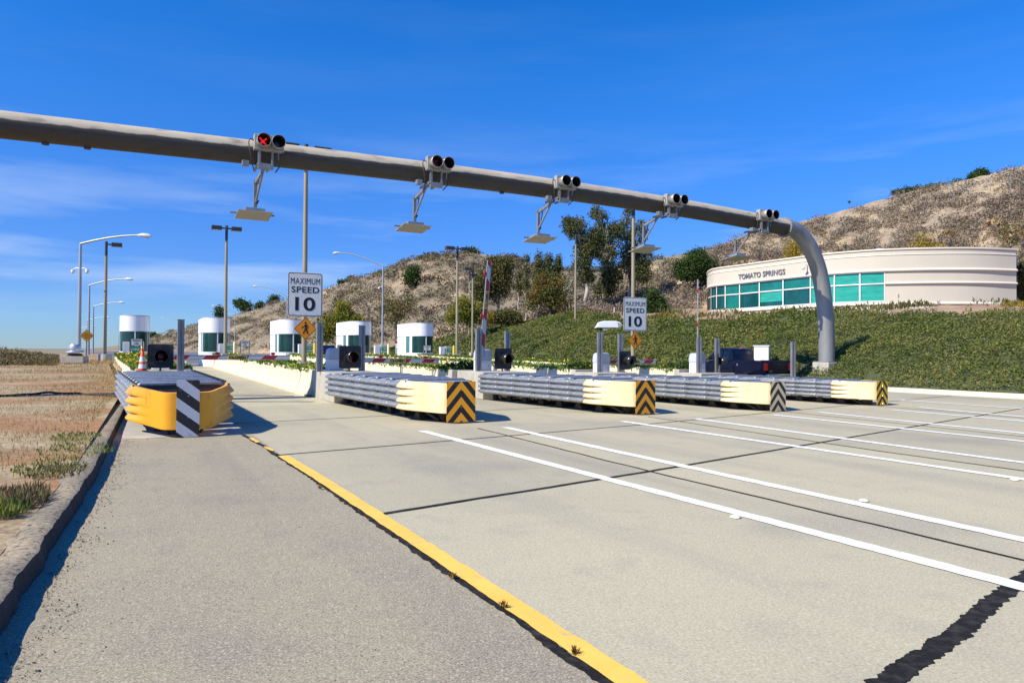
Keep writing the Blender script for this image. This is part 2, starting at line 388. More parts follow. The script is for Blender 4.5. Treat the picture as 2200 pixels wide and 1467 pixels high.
M_scrubf = leafmat('far_scrub', [(0.12, 0.095, 0.065), (0.19, 0.15, 0.105), (0.25, 0.20, 0.14), (0.13, 0.135, 0.055)], 0.15, 0.05)
M_scrubo = leafmat('rust_scrub', [(0.12, 0.06, 0.015), (0.20, 0.10, 0.02), (0.15, 0.11, 0.03)], 0.15)
M_dry = leafmat('dry_grass', [(0.34, 0.24, 0.10), (0.46, 0.36, 0.17), (0.34, 0.18, 0.07), (0.26, 0.25, 0.08)], 0.3, 0.7)
M_weed = leafmat('green_weeds', [(0.07, 0.11, 0.02), (0.16, 0.20, 0.04), (0.30, 0.30, 0.08)], 0.3)
M_weedd = leafmat('dusty_weeds', [(0.13, 0.10, 0.05), (0.20, 0.16, 0.08), (0.13, 0.12, 0.04), (0.27, 0.19, 0.11)], 0.25, 0.3)
M_bed = leafmat('bed_leaves', [(0.06, 0.11, 0.015), (0.13, 0.20, 0.03), (0.21, 0.28, 0.05)], 0.3)
M_flower = leafmat('yellow_flowers', [(0.80, 0.58, 0.02), (0.9, 0.72, 0.05)], 0.2)
M_grit = leafmat('loose_grit', [(0.10, 0.08, 0.06), (0.30, 0.24, 0.16), (0.18, 0.15, 0.11)], 0.0)


# ------------------------------------------------------------------ mesh builder
class MB:
    def __init__(s):
        s.v = []; s.f = []; s.mi = []; s.m = 0

    def add(s, vs, fs):
        o = len(s.v)
        s.v += [tuple(map(float, p)) for p in vs]
        for f in fs:
            s.f.append([o + i for i in f]); s.mi.append(s.m)

    def box(s, x0, x1, y0, y1, z0, z1):
        s.add([(x0, y0, z0), (x1, y0, z0), (x1, y1, z0), (x0, y1, z0), (x0, y0, z1), (x1, y0, z1), (x1, y1, z1), (x0, y1, z1)],
              [(0, 3, 2, 1), (4, 5, 6, 7), (0, 1, 5, 4), (1, 2, 6, 5), (2, 3, 7, 6), (3, 0, 4, 7)])

    def obox(s, c, size, M):
        o = len(s.v)
        a, b, d = size[0] / 2, size[1] / 2, size[2] / 2
        s.box(-a, a, -b, b, -d, d)
        for i in range(o, len(s.v)):
            p = M @ Vector(s.v[i]) + Vector(c); s.v[i] = tuple(p)

    def bar(s, p0, p1, wx, wz):
        p0, p1 = Vector(p0), Vector(p1); d = p1 - p0
        s.obox((p0 + p1) / 2, (wx, d.length, wz), d.to_track_quat('Y', 'Z').to_matrix())

    def tube(s, path, r, n=10, caps=True):
        P = [Vector(p) for p in path]
        R = r if isinstance(r, (list, tuple)) else [r] * len(P)
        ref = None; rings = []
        for i, p in enumerate(P):
            t = (P[min(i + 1, len(P) - 1)] - P[max(i - 1, 0)]).normalized()
            if ref is None:
                ref = Vector((0, 0, 1)) if abs(t.z) < 0.9 else Vector((1, 0, 0))
            u = (ref - t * ref.dot(t))
            u.normalize(); ref = u; q = t.cross(u)
            rings.append([p + (u * math.cos(2 * math.pi * k / n) + q * math.sin(2 * math.pi * k / n)) * R[i] for k in range(n)])
        vs = [p for rg in rings for p in rg]; fs = []
        for i in range(len(P) - 1):
            for k in range(n):
                a = i * n + k; b2 = i * n + (k + 1) % n
                fs.append((a, b2, b2 + n, a + n))
        if caps:
            fs.append(tuple(reversed(range(n)))); fs.append(tuple((len(P) - 1) * n + k for k in range(n)))
        s.add(vs, fs)

    def lathe(s, prof, c=(0, 0, 0), n=20, a0=0.0, a1=2 * math.pi):
        full = abs(a1 - a0 - 2 * math.pi) < 1e-6
        k = n if full else n + 1
        vs = []
        for r, z in prof:
            for j in range(k):
                a = a0 + (a1 - a0) * j / n
                vs.append((c[0] + r * math.cos(a), c[1] + r * math.sin(a), c[2] + z))
        fs = []
        for i in range(len(prof) - 1):
            for j in range(k if full else k - 1):
                a = i * k + j; b2 = i * k + (j + 1) % k
                fs.append((a, b2, b2 + k, a + k))
        s.add(vs, fs)
        if full:
            if prof[0][0] > 1e-5: s.f.append([len(s.v) - len(vs) + j for j in reversed(range(k))]); s.mi.append(s.m)
            if prof[-1][0] > 1e-5: s.f.append([len(s.v) - k + j for j in range(k)]); s.mi.append(s.m)

    def prism(s, poly, fn, d0, d1):
        """polygon of (a, b) pairs extruded from d0 to d1; fn(a, b, d) gives the point"""
        n = len(poly)
        vs = [fn(a, b, d0) for a, b in poly] + [fn(a, b, d1) for a, b in poly]
        fs = [tuple(reversed(range(n))), tuple(range(n, 2 * n))]
        fs += [(i, (i + 1) % n, (i + 1) % n + n, i + n) for i in range(n)]
        s.add(vs, fs)

    def sheet(s, rows, close=False):
        n = len(rows[0]); vs = [p for r in rows for p in r]; fs = []
        for i in range(len(rows) - 1):
            for j in range(n if close else n - 1):
                a = i * n + j; b2 = i * n + (j + 1) % n
                fs.append((a, b2, b2 + n, a + n))
        s.add(vs, fs)

    def build(s, name, mats, parent=None, smooth=None, bevel=0.0, solid=0.0, seg=2, fix=True):
        me = bpy.data.meshes.new(name)
        me.from_pydata(s.v, [], s.f)
        if not isinstance(mats, (list, tuple)): mats = [mats]
        for m in mats: me.materials.append(m)
        if len(mats) > 1: me.polygons.foreach_set('material_index', s.mi)
        if fix:
            import bmesh
            bm = bmesh.new(); bm.from_mesh(me)
            bmesh.ops.recalc_face_normals(bm, faces=bm.faces)
            bm.to_mesh(me); bm.free()
        me.update()
        if smooth is not None:
            me.shade_smooth()
            me.set_sharp_from_angle(angle=rad(smooth))
        o = bpy.data.objects.new(name, me); sc.collection.objects.link(o)
        if parent is not None: o.parent = parent
        if solid:
            md = o.modifiers.new('solid', 'SOLIDIFY'); md.thickness = solid; md.offset = 0
        if bevel:
            md = o.modifiers.new('bevel', 'BEVEL'); md.width = bevel; md.segments = seg; md.limit_method = 'ANGLE'; md.angle_limit = rad(40)
        return o


def tag(o, label=None, cat=None, group=None, kind=None):
    if label: o['label'] = label
    if cat: o['category'] = cat
    if group: o['group'] = group
    if kind: o['kind'] = kind
    return o


def thing(name, label, cat, loc=(0, 0, 0), rz=0.0, group=None, scale=None):
    o = bpy.data.objects.new(name, None); sc.collection.objects.link(o)
    o.empty_display_size = 0.2
    o.location = tuple(float(v) for v in loc); o.rotation_euler = (0, 0, rz)
    if scale: o.scale = scale if isinstance(scale, (tuple, list)) else (scale,) * 3
    return tag(o, label, cat, group)


def struct(mb, name, mats, smooth=None, bevel=0.0, fix=True):
    return tag(mb.build(name, mats, None, smooth, bevel, fix=fix), kind='structure')


def dup(root, label, loc, rz=None, scale=None):
    c = root.copy(); sc.collection.objects.link(c)
    c.location = tuple(float(v) for v in loc); c['label'] = label
    if rz is not None: c.rotation_euler = (0, 0, rz)
    if scale is not None: c.scale = scale if isinstance(scale, (tuple, list)) else (scale,) * 3

    def rec(a, b):
        for ch in list(a.children):
            d = ch.copy(); sc.collection.objects.link(d); d.parent = b
            rec(ch, d)
    rec(root, c)
    return c


def text_mesh(s, size, bold=0.0, extr=0.004, align='CENTER', spacing=1.0, sx=1.0):
    cu = bpy.data.curves.new('lettering', 'FONT'); cu.body = s; cu.size = size; cu.align_x = align; cu.align_y = 'CENTER'
    cu.extrude = extr; cu.offset = bold; cu.space_character = spacing; cu.resolution_u = 4
    o = bpy.data.objects.new('lettering', cu); sc.collection.objects.link(o)
    bpy.context.view_layer.update()
    me = bpy.data.meshes.new_from_object(o.evaluated_get(bpy.context.evaluated_depsgraph_get()))
    bpy.data.objects.remove(o)
    v = np.array([p.co[:] for p in me.vertices]); f = [list(p.vertices) for p in me.polygons]
    bpy.data.meshes.remove(me)
    v[:, 0] *= sx
    return v, f


def put_text(mb, s, size, cx, cz, y, bold=0.0, extr=0.003, width=None, spacing=1.0):
    """upright lettering on a plate facing -Y, centred at (cx, cz)"""
    v, f = text_mesh(s, size, bold, extr, spacing=spacing)
    mid = (v.max(0) + v.min(0)) / 2
    kx = width / (v[:, 0].max() - v[:, 0].min()) if width else 1.0
    vs = [((p[0] - mid[0]) * kx + cx, y - p[2], (p[1] - mid[1]) + cz) for p in v]
    mb.add(vs, f)


# ------------------------------------------------------------------ leaves by numpy
def leaf_mesh(name, cen, size, mat, parent=None, aspect=0.5, up=0.0, mats=None, midx=None, upright=False):
    cen = np.asarray(cen, float); n = len(cen)
    size = np.broadcast_to(np.asarray(size, float), (n,))
    if upright:
        a = np.stack([nrng.normal(0, .35, n), nrng.normal(0, .35, n), np.ones(n)], 1)
    else:
        a = nrng.normal(size=(n, 3)); a[:, 2] *= (1 - up * 0.6)
    a /= np.linalg.norm(a, axis=1)[:, None]
    b = nrng.normal(size=(n, 3)); b -= a * (a * b).sum(1)[:, None]
    if up > 0:
        nrm = np.cross(a, b)
    b /= np.linalg.norm(b, axis=1)[:, None]
    l = size[:, None] * 0.5; wd = l * aspect
    nn = np.cross(a, b)
    V = np.empty((n, 4, 3))
    V[:, 0] = cen - a * l; V[:, 1] = cen + b * wd + nn * l * .15; V[:, 2] = cen + a * l; V[:, 3] = cen - b * wd + nn * l * .15
    if upright: V += (a * l)[:, None, :]
    me = bpy.data.meshes.new(name)
    me.vertices.add(4 * n); me.loops.add(4 * n); me.polygons.add(n)
    me.vertices.foreach_set('co', V.reshape(-1))
    me.loops.foreach_set('vertex_index', np.arange(4 * n, dtype=np.int32))
    me.polygons.foreach_set('loop_start', np.arange(0, 4 * n, 4, dtype=np.int32))
    for m in (mats or [mat]): me.materials.append(m)
    if midx is not None: me.polygons.foreach_set('material_index', np.asarray(midx, np.int32))
    me.update(calc_edges=True)
    o = bpy.data.objects.new(name, me); sc.collection.objects.link(o)
    if parent is not None: o.parent = parent
    return o


def lobe_points(lobes, n, clump=0.22, hollow=0.45, per=14):
    """leaf positions: clumps spread through ellipsoid lobes, denser to the outside"""
    vol = np.array([l[3] * l[4] * l[5] for l in lobes]) ** 0.75
    out = []
    for l, k in zip(lobes, (vol / vol.sum() * n).astype(int)):
        kc = max(1, k // per)
        d = nrng.normal(size=(kc, 3)); d /= np.linalg.norm(d, axis=1)[:, None]
        r = hollow + (1 - hollow) * nrng.random(kc) ** 0.6
        c = d * r[:, None] * np.array(l[3:6]) + np.array(l[0:3])
        p = np.repeat(c, per, 0) + nrng.normal(0, clump, (kc * per, 3)) * np.array([1, 1, .8])
        out.append(p)
    return np.concatenate(out)


# ------------------------------------------------------------------ terrain
def road_z(Y):
    return min(0.65, max(0.0, (Y - 22) * 0.0095))


ZT = ([-12, 0, 10, 20, 28, 34, 41, 61, 80, 96, 112, 125], [2.4, 2.8, 3.0, 3.3, 4.0, 3.95, 3.9, 5.3, 4.0, 2.4, 1.0, 0.6])
KX = 28.7


def emb_z(X, Y):
    t = X - KX - 0.3
    zt = float(np.interp(Y, *ZT))
    b = 0.12 + road_z(Y)
    if t <= 0: return b
    s = min(1.0, t / 10.0)
    s = s ** 0.85
    s = s * (1 - 0.18 * s ** 4) / 0.82
    z = b + 0.5 * (1 - math.exp(-t / 0.5)) * max(0, 1 - t / 6) + (zt - b) * s + min(max(0, t - 10.0) * 0.07, 1.25)
    return z + (0.42 * fbm(X * .22, Y * .22, 3) + .16 * fbm(X * .8, Y * .8, 13)) * min(1, t * .7)


HA = dict(px=[200, 300, 330, 400, 480, 560, 620, 690, 740, 800, 880, 960, 1010, 1060, 1120, 1180, 1300, 1400, 1460, 1540, 1700, 1900],
          y=[748, 738, 724, 702, 684, 661, 641, 622, 606, 588, 560, 546, 541, 549, 562, 578, 580, 558, 546, 530, 515, 520],
          r1=[520, 470, 450, 400, 340, 310, 280, 250, 235, 220, 205, 195, 190, 190, 190, 190, 190, 185, 185, 185, 190, 190],
          r0=[400, 340, 320, 280, 230, 200, 180, 150, 135, 122, 112, 106, 104, 104, 104, 106, 112, 118, 122, 125, 130, 130])
HB = dict(px=[1130, 1180, 1226, 1336, 1454, 1520, 1600, 1740, 1850, 1950, 2050, 2130, 2200, 2400, 2900, 3600],
          y=[700, 672, 651, 616, 566, 537, 505, 470, 440, 412, 392, 372, 355, 325, 330, 380],
          r1=[88, 92, 96, 105, 114, 118, 122, 126, 126, 124, 122, 120, 118, 112, 100, 90],
          r0=[74, 74, 74, 80, 86, 89, 90, 90, 88, 86, 84, 82, 80, 76, 66, 60],
          z0=[4.6, 5.0, 5.2, 5.6, 6.3, 6.6, 6.8, 7.0, 7.0, 7.0, 7.0, 7.0, 7.0, 6.5, 6, 5])


def hillA_z(px, R):
    r1 = np.interp(px, HA['px'], HA['r1']); r0 = np.interp(px, HA['px'], HA['r0'])
    z1 = z_at(px, np.interp(px, HA['px'], HA['y']), r1)
    z0 = 0.7 + np.interp(px, [700, 900, 1100, 1500], [0, 1.5, 3.0, 4.0])
    x, y = polar(px, R)
    t = (R - r0) / (r1 - r0)
    if t <= 0: return z0 - 0.8 + t * 3
    if t < 1:
        g = t + 0.10 * math.sin(t * math.pi) * fbm(x * .02, y * .02, 1)
        z = z0 + (z1 - z0) * (g ** 0.9)
        z += 3.0 * math.sin(t * math.pi) * fbm(x * .03, y * .03, 5, 5) * min(1, (z1 - z0) / 15)
        rg = abs(fbm(px * .012, R * .008, 9, 3)); z -= 1.2 * math.sin(t * math.pi) ** 2 * (1 - min(1, rg * 4)) * min(1, (z1 - z0) / 15)
        return z
    return z1 - (t - 1) * (z1 - z0) * 0.35 + 0.3 * fbm(x * .1, y * .1)


def hillB_z(px, R):
    r1 = np.interp(px, HB['px'], HB['r1']); r0 = np.interp(px, HB['px'], HB['r0'])
    z1 = z_at(px, np.interp(px, HB['px'], HB['y']), r1); z0 = np.interp(px, HB['px'], HB['z0'])
    x, y = polar(px, R)
    t = (R - r0) / (r1 - r0)
    if t <= 0: return z0 - 0.4 + t * 6
    if t < 1:
        k = min(1, (z1 - z0) / 12)
        z = z0 + (z1 - z0) * (0.8 * t + 0.2 * t * t)
        z += math.sin(t * math.pi) * k * (1.2 * fbm(x * .06, y * .06, 2, 5) - 1.0 * (1 - min(1, abs(fbm(px * .02, R * .01, 4, 3)) * 4)))
        return z + 0.12 * fbm(x * .4, y * .4, 8)
    return z1 - (t - 1) * (z1 - z0) * 0.3 + 0.2 * fbm(x * .3, y * .3, 8)


FZ = ([-8, 10, 24, 48, 70, 120], [0.145, 0.155, 0.27, 0.72, 0.98, 1.0])
DK = ([-8, 0, 4, 5, 7, 10, 17, 24], [-1.05, -0.86, -0.69, -0.66, -0.57, -0.42, -0.25, -0.1])


def dike_x(Y):
    return float(np.interp(Y, *DK))


def field_z(X, Y):
    e = min(1.0, max(0.0, (-X - 0.9) / 3.0))
    return float(np.interp(Y, *FZ)) + e * (0.07 * fbm(X * .5, Y * .5, 2) + 0.035 * fbm(X * 2.2, Y * 2.2, 6)) - 0.01


def px_of(X, Y):
    return CX + F * math.tan(math.atan2(X, Y) - YAW)


def terrain_z(X, Y):
    if X < -0.3: return field_z(X, Y)
    z = road_z(Y)
    if X > KX + .3: z = max(z, emb_z(X, Y)) if (X < 75 and Y < 125) else z
    px = px_of(X, Y); R = math.hypot(X, Y)
    z = max(z, hillA_z(px, R) if R > 95 else -9, hillB_z(px, R) if px > 1130 and R > 60 else -9)
    return z


def polar_grid(name, px0, px1, step, R0, R1, nr, zf, mat):
    cols = np.arange(px0, px1 + 1, step)
    rows = []
    for i in range(nr):
        R = R0 + (R1 - R0) * (i / (nr - 1))
        row = []
        for p in cols:
            x, y = polar(p, R); row.append((x, y, zf(p, R)))
        rows.append(row)
    mb = MB(); mb.sheet(rows)
    return tag(mb.build(name, mat, smooth=60), kind='structure')


polar_grid('far_hill', 200, 1900, 6, 98, 560, 150, hillA_z, M_hillf)
polar_grid('near_hill', 1130, 3300, 8, 66, 150, 90, hillB_z, M_hill)

# flat ground out to the horizon, then the paved sheets, each a few millimetres above the last
mb = MB()
mb.add([(-9000, -9000, -0.25), (9000, -9000, -0.25), (9000, 95, -0.25), (-9000, 95, -0.25), (9000, 9000, .62), (-9000, 9000, .62), (9000, 100, .62), (-9000, 100, .62)],
       [(0, 1, 2, 3), (7, 6, 4, 5), (3, 2, 6, 7)])
struct(mb, 'ground', pm('distant_ground', (0.26, 0.21, 0.13), (0.17, 0.15, 0.09), 0.01, 0.95))
ys = [-10, 0, 5, 10, 14.15, 18, 22, 26, 32, 40, 50, 58, 64]
mb = MB()
mb.sheet([[(2.02 if y < 14.1 else -0.6 if y > 14.2 else 2.02, y, road_z(y)), (15, y, road_z(y)), (29.5, y, road_z(y))] for y in ys if y <= 14.2])
mb.sheet([[(-0.55, y, road_z(y)), (15, y, road_z(y)), (29.5, y, road_z(y))] for y in ys if y >= 14.1])
struct(mb, 'road', M_road)
mb = MB()
mb.sheet([[(-9, y, road_z(y) - .004), (29.5, y, road_z(y) - .004)] for y in (63.9, 70, 80, 90.4, 120, 200, 500)])
struct(mb, 'far_road', M_far)
mb = MB()
mb.sheet([[(-1.6, y, -.002), (0.4, y, .0), (2.02, y, 0.001)] for y in (-10, 0, 5, 10, 14.15)])
struct(mb, 'shoulder', M_asph)

# dirt field with its rough asphalt edge
fx = [-0.30, -0.55, -0.9, -1.3, -1.8, -2.4, -3.1, -3.9, -4.8, -5.8, -7, -8.5, -10.5, -13, -17, -23, -32, -50, -90, -200]
fy = list(np.arange(-8, 26, 0.35)) + list(np.arange(26, 66, 1.0)) + [68, 72, 78, 86, 100]
rows = []
for y in fy:
    d = dike_x(y) - 0.2 if y < 24 else -0.30 - (y - 24) * 0.0375
    rows.append([(d + (x + 0.30), y, field_z(d + x + .3, y)) for x in fx])
mb = MB(); mb.sheet(rows)
struct(mb, 'dirt_field', M_dirt, smooth=80)
rows = []
for y in np.arange(-8, 24.6, 0.09):
    d = dike_x(y)
    j = 0.012 * fbm(y * 7, 1.3) + 0.016 * fbm(y * 1.7, 9.1); jz = 0.012 * fbm(y * 5, 4.4)
    if y > 12: j *= 0.3; jz *= 0.3
    top = 0.15 + jz
    rows.append([(d - 0.36, y, field_z(d - .36, y) - 0.03), (d - 0.22 + j * 2, y, .140 + .012 * fbm(y * 3, 7.7)), (d - 0.11 + j, y, top + .004 + .006 * fbm(y * 6, 2.2)), (d - 0.02 + j, y, top + .002), (d + j + .010, y, top - 0.012),
                 (d + j + 0.03, y, 0.05), (d + 0.04 + j, y, -0.01)])
mb = MB(); mb.sheet(rows); mb.mi = [1 if i % 6 >= 4 else 0 for i in range(len(mb.f))]
struct(mb, 'asphalt_kerb', [M_dike, pm('asphalt_shade_side', (0.03, 0.028, 0.026), (0.055, 0.05, 0.042), 6, .95, bump=.6)], smooth=28)  # road-side face near black: its shade is put into the colour

# concrete kerb and gutter along the planted slope
mb = MB(); rows = []
for y in list(np.arange(-10, 64, 2.0)):
    b = road_z(y)
    rows.append([(KX - 0.75, y, b + .004), (KX - 0.12, y, b + .006), (KX - 0.04, y, b + .15), (KX, y, b + 0.165), (KX + 0.16, y, b + 0.165), (KX + 0.17, y, b - .05)])
mb.sheet(rows)
struct(mb, 'kerb', M_wall)

# planted embankment with a terrace behind it
X_ = list(np.arange(KX + .15, 42, 0.55)) + list(np.arange(42, 80, 1.5)); Y_ = list(np.arange(-12, 126, 0.8))
mb = MB(); mb.sheet([[(x, y, emb_z(x, y)) for x in X_] for y in Y_])
me_faces = mb.f; n_ = len(X_) - 1
for k in range(len(me_faces)):
    i, j = divmod(k, n_)
    mb.mi[k] = 1 if X_[j] > 38.9 + 0.6 * fbm(X_[j] * .3, Y_[i] * .3, 7) else 0
struct(mb, 'embankment', [M_slope, M_mulch], smooth=80)

# ------------------------------------------------------------------ joints and painted lines


def strip(mb, pts, w0, w1=None, dz=.004, wob=0.0, ragged=0.0, step=None, rf=5.0):
    P = [Vector((p[0], p[1], 0)) for p in pts]
    if step:
        Q = []
        for a, b in zip(P[:-1], P[1:]):
            k = max(1, int((b - a).length / step))
            Q += [a.lerp(b, i / k) for i in range(k)]
        P = Q + [P[-1]]
    rows = []
    for i, p in enumerate(P):
        t = (P[min(i + 1, len(P) - 1)] - P[max(0, i - 1)]).normalized(); nrm = Vector((-t.y, t.x, 0))
        ww = w0 if w1 is None else w0 + (w1 - w0) * i / (len(P) - 1)
        o = wob * fbm(p.x * 1.1, p.y * 1.1, 3); e = ragged * fbm(p.x * rf, p.y * rf, 6); e2 = ragged * fbm(p.x * rf, p.y * rf, 16)
        a = p + nrm * (o + ww / 2 + e); b = p + nrm * (o - ww / 2 + e2)
        rows.append([(a.x, a.y, road_z(p.y) + dz), (b.x, b.y, road_z(p.y) + dz)])
    mb.sheet(rows)


mb = MB()
strip(mb, [(2.1, 6.76), (6.1, 7.58), (15, 9.65), (28, 12.65)], 0.085, 0.05, dz=.004, wob=.012, ragged=.006, step=.12)
strip(mb, [(1.95, 11.25), (10.1, 12.58), (20, 14.65), (28, 16.3)], 0.06, 0.05, wob=.012, ragged=.005, step=.15)
strip(mb, [(1.9, 16.45), (10.6, 17.55), (28, 20.9)], 0.045, wob=.012, ragged=.004, step=.2)
strip(mb, [(2.3, 2.0), (3.25, 2.22), (4.09, 2.4), (5.68, 2.8), (12, 4.4), (28, 8.2)], 0.125, 0.06, dz=.005, wob=.02, ragged=.026, step=.015, rf=17)
for px0, px1, y1 in ((6.35, 6.15, 13.4), (11.3, 10.85, 14), (15.8, 15.4, 14), (20.2, 19.7, 14)):
    strip(mb, [(px0, y1), (px1, 7.5), (px1, 1), (px1, -4)], 0.045, dz=.0045, wob=.02, ragged=.006, step=.15)
strip(mb, [(1.86, 14.2), (1.93, 12.4), (2.0, 9), (2.03, 6), (2.05, 3.3), (2.07, 1), (2.08, -3)], 0.075, dz=.006, wob=.028, ragged=.022, step=.025, rf=12)
strip(mb, [(-0.3, 14.15), (1.9, 14.15)], 0.012, dz=.005, ragged=.004, step=.1)
strip(mb, [(0.25, 14.2), (0.22, 16.4)], 0.012, dz=.005, ragged=.004, step=.1)
struct(mb, 'joint_sealant', M_tar)
mb = MB()
for a, b in (((5.12, 13.4), (5.42, 2.6)), ((6.93, 13.3), (6.80, 3.2)), ((10.0, 13.35), (10.1, 4.9)), ((12.0, 13.1), (11.65, 5.7)), ((14.65, 13.1), (14.5, 7)),
             ((16.5, 13.2), (16.0, 7.9)), ((19.15, 12.9), (18.9, 9.3)), ((20.8, 13.1), (20.2, 9.9)), ((23.5, 15.6), (23.25, 11.4))):
    A, B = Vector(a), Vector(b); d = (B - A).normalized()
    strip(mb, [A, B, B + d * 12], 0.185, dz=.0085, ragged=.014, step=.05)
struct(mb, 'lane_lines', M_paint)
mb = MB()
strip(mb, [(2.02, 11.1), (2.08, 9), (2.115, 6), (2.14, 3.3), (2.16, 1), (2.17, -3)], 0.15, dz=.0105, ragged=.010, step=.05)
strip(mb, [(1.90, 13.6), (1.93, 12.9)], 0.07, dz=.0105, ragged=.02, step=.05)
strip(mb, [(1.95, 12.3), (1.97, 11.7)], 0.06, dz=.0105, ragged=.03, step=.05)
struct(mb, 'edge_line', M_yell)
mb = MB()
for x0, x1, y in ((2.0, 5.0, 22.6), (2.1, 4.9, 25.3)):
    strip(mb, [(x0, y + .9), (x1, y - .2)], 0.16 if y < 24 else 0.22, dz=.006)
struct(mb, 'dark_strips', M_tar)  # two flat dark strips laid across the nearest lane

# raised white road studs
rl = ["white round road stud on the left edge of the nearest long white line",
      "white round road stud beside the second white line from the yellow line",
      "white round road stud near the right frame edge on the third white line"]
for i, (px, py) in enumerate(((1580, 1110), (1856, 1075), (2180, 1030))):
    p = at(px, py, z=0.01)
    mb = MB(); mb.lathe([(0.052, 0), (0.050, .008), (.038, .018), (.018, .022), (0.0, .0225)], n=16)
    o = mb.build('road_stud', pm('stud_white', (0.82, 0.80, 0.70), (0.7, 0.66, 0.5), 20, 0.5), smooth=50)
    o.location = (p[0], p[1], 0.008)
    tag(o, rl[i], 'road stud', 'white studs on the lane lines')

# ------------------------------------------------------------------ traffic islands with planted tops
WH = 0.92
ISL = [(-0.12, 26.6, -1.5, 2.1), (5.2, 24.9, 4.95, 1.75), (9.85, 23.7, 10.35, 1.85), (14.55, 22.9, 15.85, 1.85), (19.1, 22.3, 21.3, 1.85)]
IL = ["cream concrete island wall with yellow flowers, nearest the dirt field",
      "long cream concrete island wall beside the first open lane, under the large speed sign pole",
      "cream island wall with dark shrub at its end, left of the raised boom arm",
      "cream concrete island wall mostly hidden behind the third chevron cushion from the left",
      "cream concrete island wall in front of the dark pickup truck"]
YF = 56.8


def isl_x(k, y):
    a, yn, b, wd = ISL[k]
    return a + (b - a) * (y - yn) / (62 - yn)


PROF = [(0.0, -.05), (-0.0, .075), (0.05, .09), (0.16, .34), (0.20, .60), (0.215, WH - .02), (0.235, WH), (0.36, WH), (0.38, WH - .14)]
for k, (a, yn, b, wd) in enumerate(ISL):
    t = thing('traffic_island', IL[k], 'traffic island', (a, yn, 0), group='planted concrete islands between the lanes')
    segs = [yn + (YF - yn) * i / 4 for i in range(5)]
    for side in (0, 1):
        for i in range(4):
            y0, y1 = segs[i] + (.012 if i else 0), segs[i + 1]
            rows = []
            for y in (y0, (y0 + y1) / 2, y1):
                x = isl_x(k, y)
                rows.append([((x + u) - a if not side else (x + wd - u) - a, y - yn, v + road_z(y)) for u, v in PROF])
            mb = MB(); mb.sheet(rows)
            mb.f.append(list(range(len(PROF)))); mb.mi.append(0)
            mb.f.append(list(range(2 * len(PROF), 3 * len(PROF)))); mb.mi.append(0)
            mb.build('wall_segment', M_wall, t, smooth=25)
    # blunt head of the island
    mb = MB()
    mb.prism([(u, v) for u, v in PROF[1:7]] + [(wd - u, v) for u, v in reversed(PROF[1:7])], lambda p, q, d: (p, d, q), -0.28, -0.006)
    mb.build('end_block', M_conc if k > 1 else M_wall, t, bevel=.02)
    mb = MB()
    mb.sheet([[(isl_x(k, y) + u - a, y - yn, WH - .10 + road_z(y) + .03 * (u - .3)) for u in (0.3, .3 + (wd - .6) / 2, wd - .3)] for y in segs])
    mb.build('soil', M_soil, t)
    # plants on top: too many leaves to count
    nl = 9000 if k == 0 else 7500
    yy = yn + .1 + (YF - yn - .2) * nrng.random(nl) ** 1.25
    xx = isl_x(k, yy) + .16 + (wd - .32) * nrng.random(nl)
    rz_ = np.array([road_z(v) for v in yy])
    zz = WH - .08 + rz_ + 0.15 * nrng.random(nl) + .05 * np.sin(yy * 2.3 + k) * nrng.random(nl)
    fl = (nrng.random(nl) < (0.07 if k in (0, 2) else .035)) & (np.sin(yy * .8 + xx * 2 + k) > -.4)
    zz[fl] += .09
    o = leaf_mesh('ground_cover', np.stack([xx, yy, zz], 1), np.where(fl, .13, .17) * (0.7 + .6 * nrng.random(nl)), None, mats=[M_bed, M_flower], midx=fl.astype(int), aspect=.5)
    tag(o, ["low green bed full of yellow flowers next to the orange cone", "green strip of low plants on top of the island under the large speed sign",
            "low green bed with scattered yellow flowers on the second island from the yellow line", "thin green strip of plants on the island behind the small speed sign",
            "thin green strip of plants before the pickup truck"][k], 'plants', kind='stuff')
# dark shrubs at the island heads
DS = ["dark low shrub at the blunt end of the island left of the third crash cushion", "dark low shrub on the island end near the fourth crash cushion",
      "dark low shrub in front of the navy pickup"]
for i, (k, n) in enumerate(((2, 1300), (3, 1100), (4, 1100))):
    a, yn, b, wd = ISL[k]
    t = thing('low_shrub', DS[i], 'shrub', (a + wd * .55, yn + .35, WH), group='dark shrubs on the island ends')
    leaf_mesh('foliage', lobe_points([(0, 0, .08, .62, .45, .20), (-.35, .3, .05, .4, .4, .16)], n, .05), .11, M_dkleaf, t)
    mb = MB()
    for j in range(5):
        an = j * 1.3; mb.tube([(0, 0, -.12), (.3 * math.cos(an), .25 * math.sin(an), .12)], [.012, .006], 5)
    mb.build('stems', M_bark, t)

# ------------------------------------------------------------------ crash cushions
QB = []      # four-ridged rail profile: (z, outward)
for i in range(4):
    z0 = 0.235 + i * 0.158
    QB += [(z0, 0.0), (z0 + .022, .012), (z0 + .045, .085), (z0 + .075, .098), (z0 + .105, .085), (z0 + .128, .012)]
QB += [(0.235 + 4 * .158 - .005, 0.0)]
QN = []
for i in range(4):
    z0 = 0.235 + i * 0.158
    QN += [(z0, 0.0), (z0 + .014, .088), (z0 + .032, .104), (z0 + .070, .078), (z0 + .112, .036), (z0 + .145, .002)]
QN += [(0.235 + 4 * .158 - .005, 0.0)]
M_chev1 = stripes('chevron_orange_black', (0.006, 0.006, 0.007), (1.0, 0.40, 0.004), 'chevron', 0.335, 1.15, 0.5, 0.30)
M_chev2 = stripes('chevron_faded', (0.010, 0.009, 0.008), (0.78, 0.62, 0.36), 'chevron', 0.335, 1.15, 0.5, 0.42)
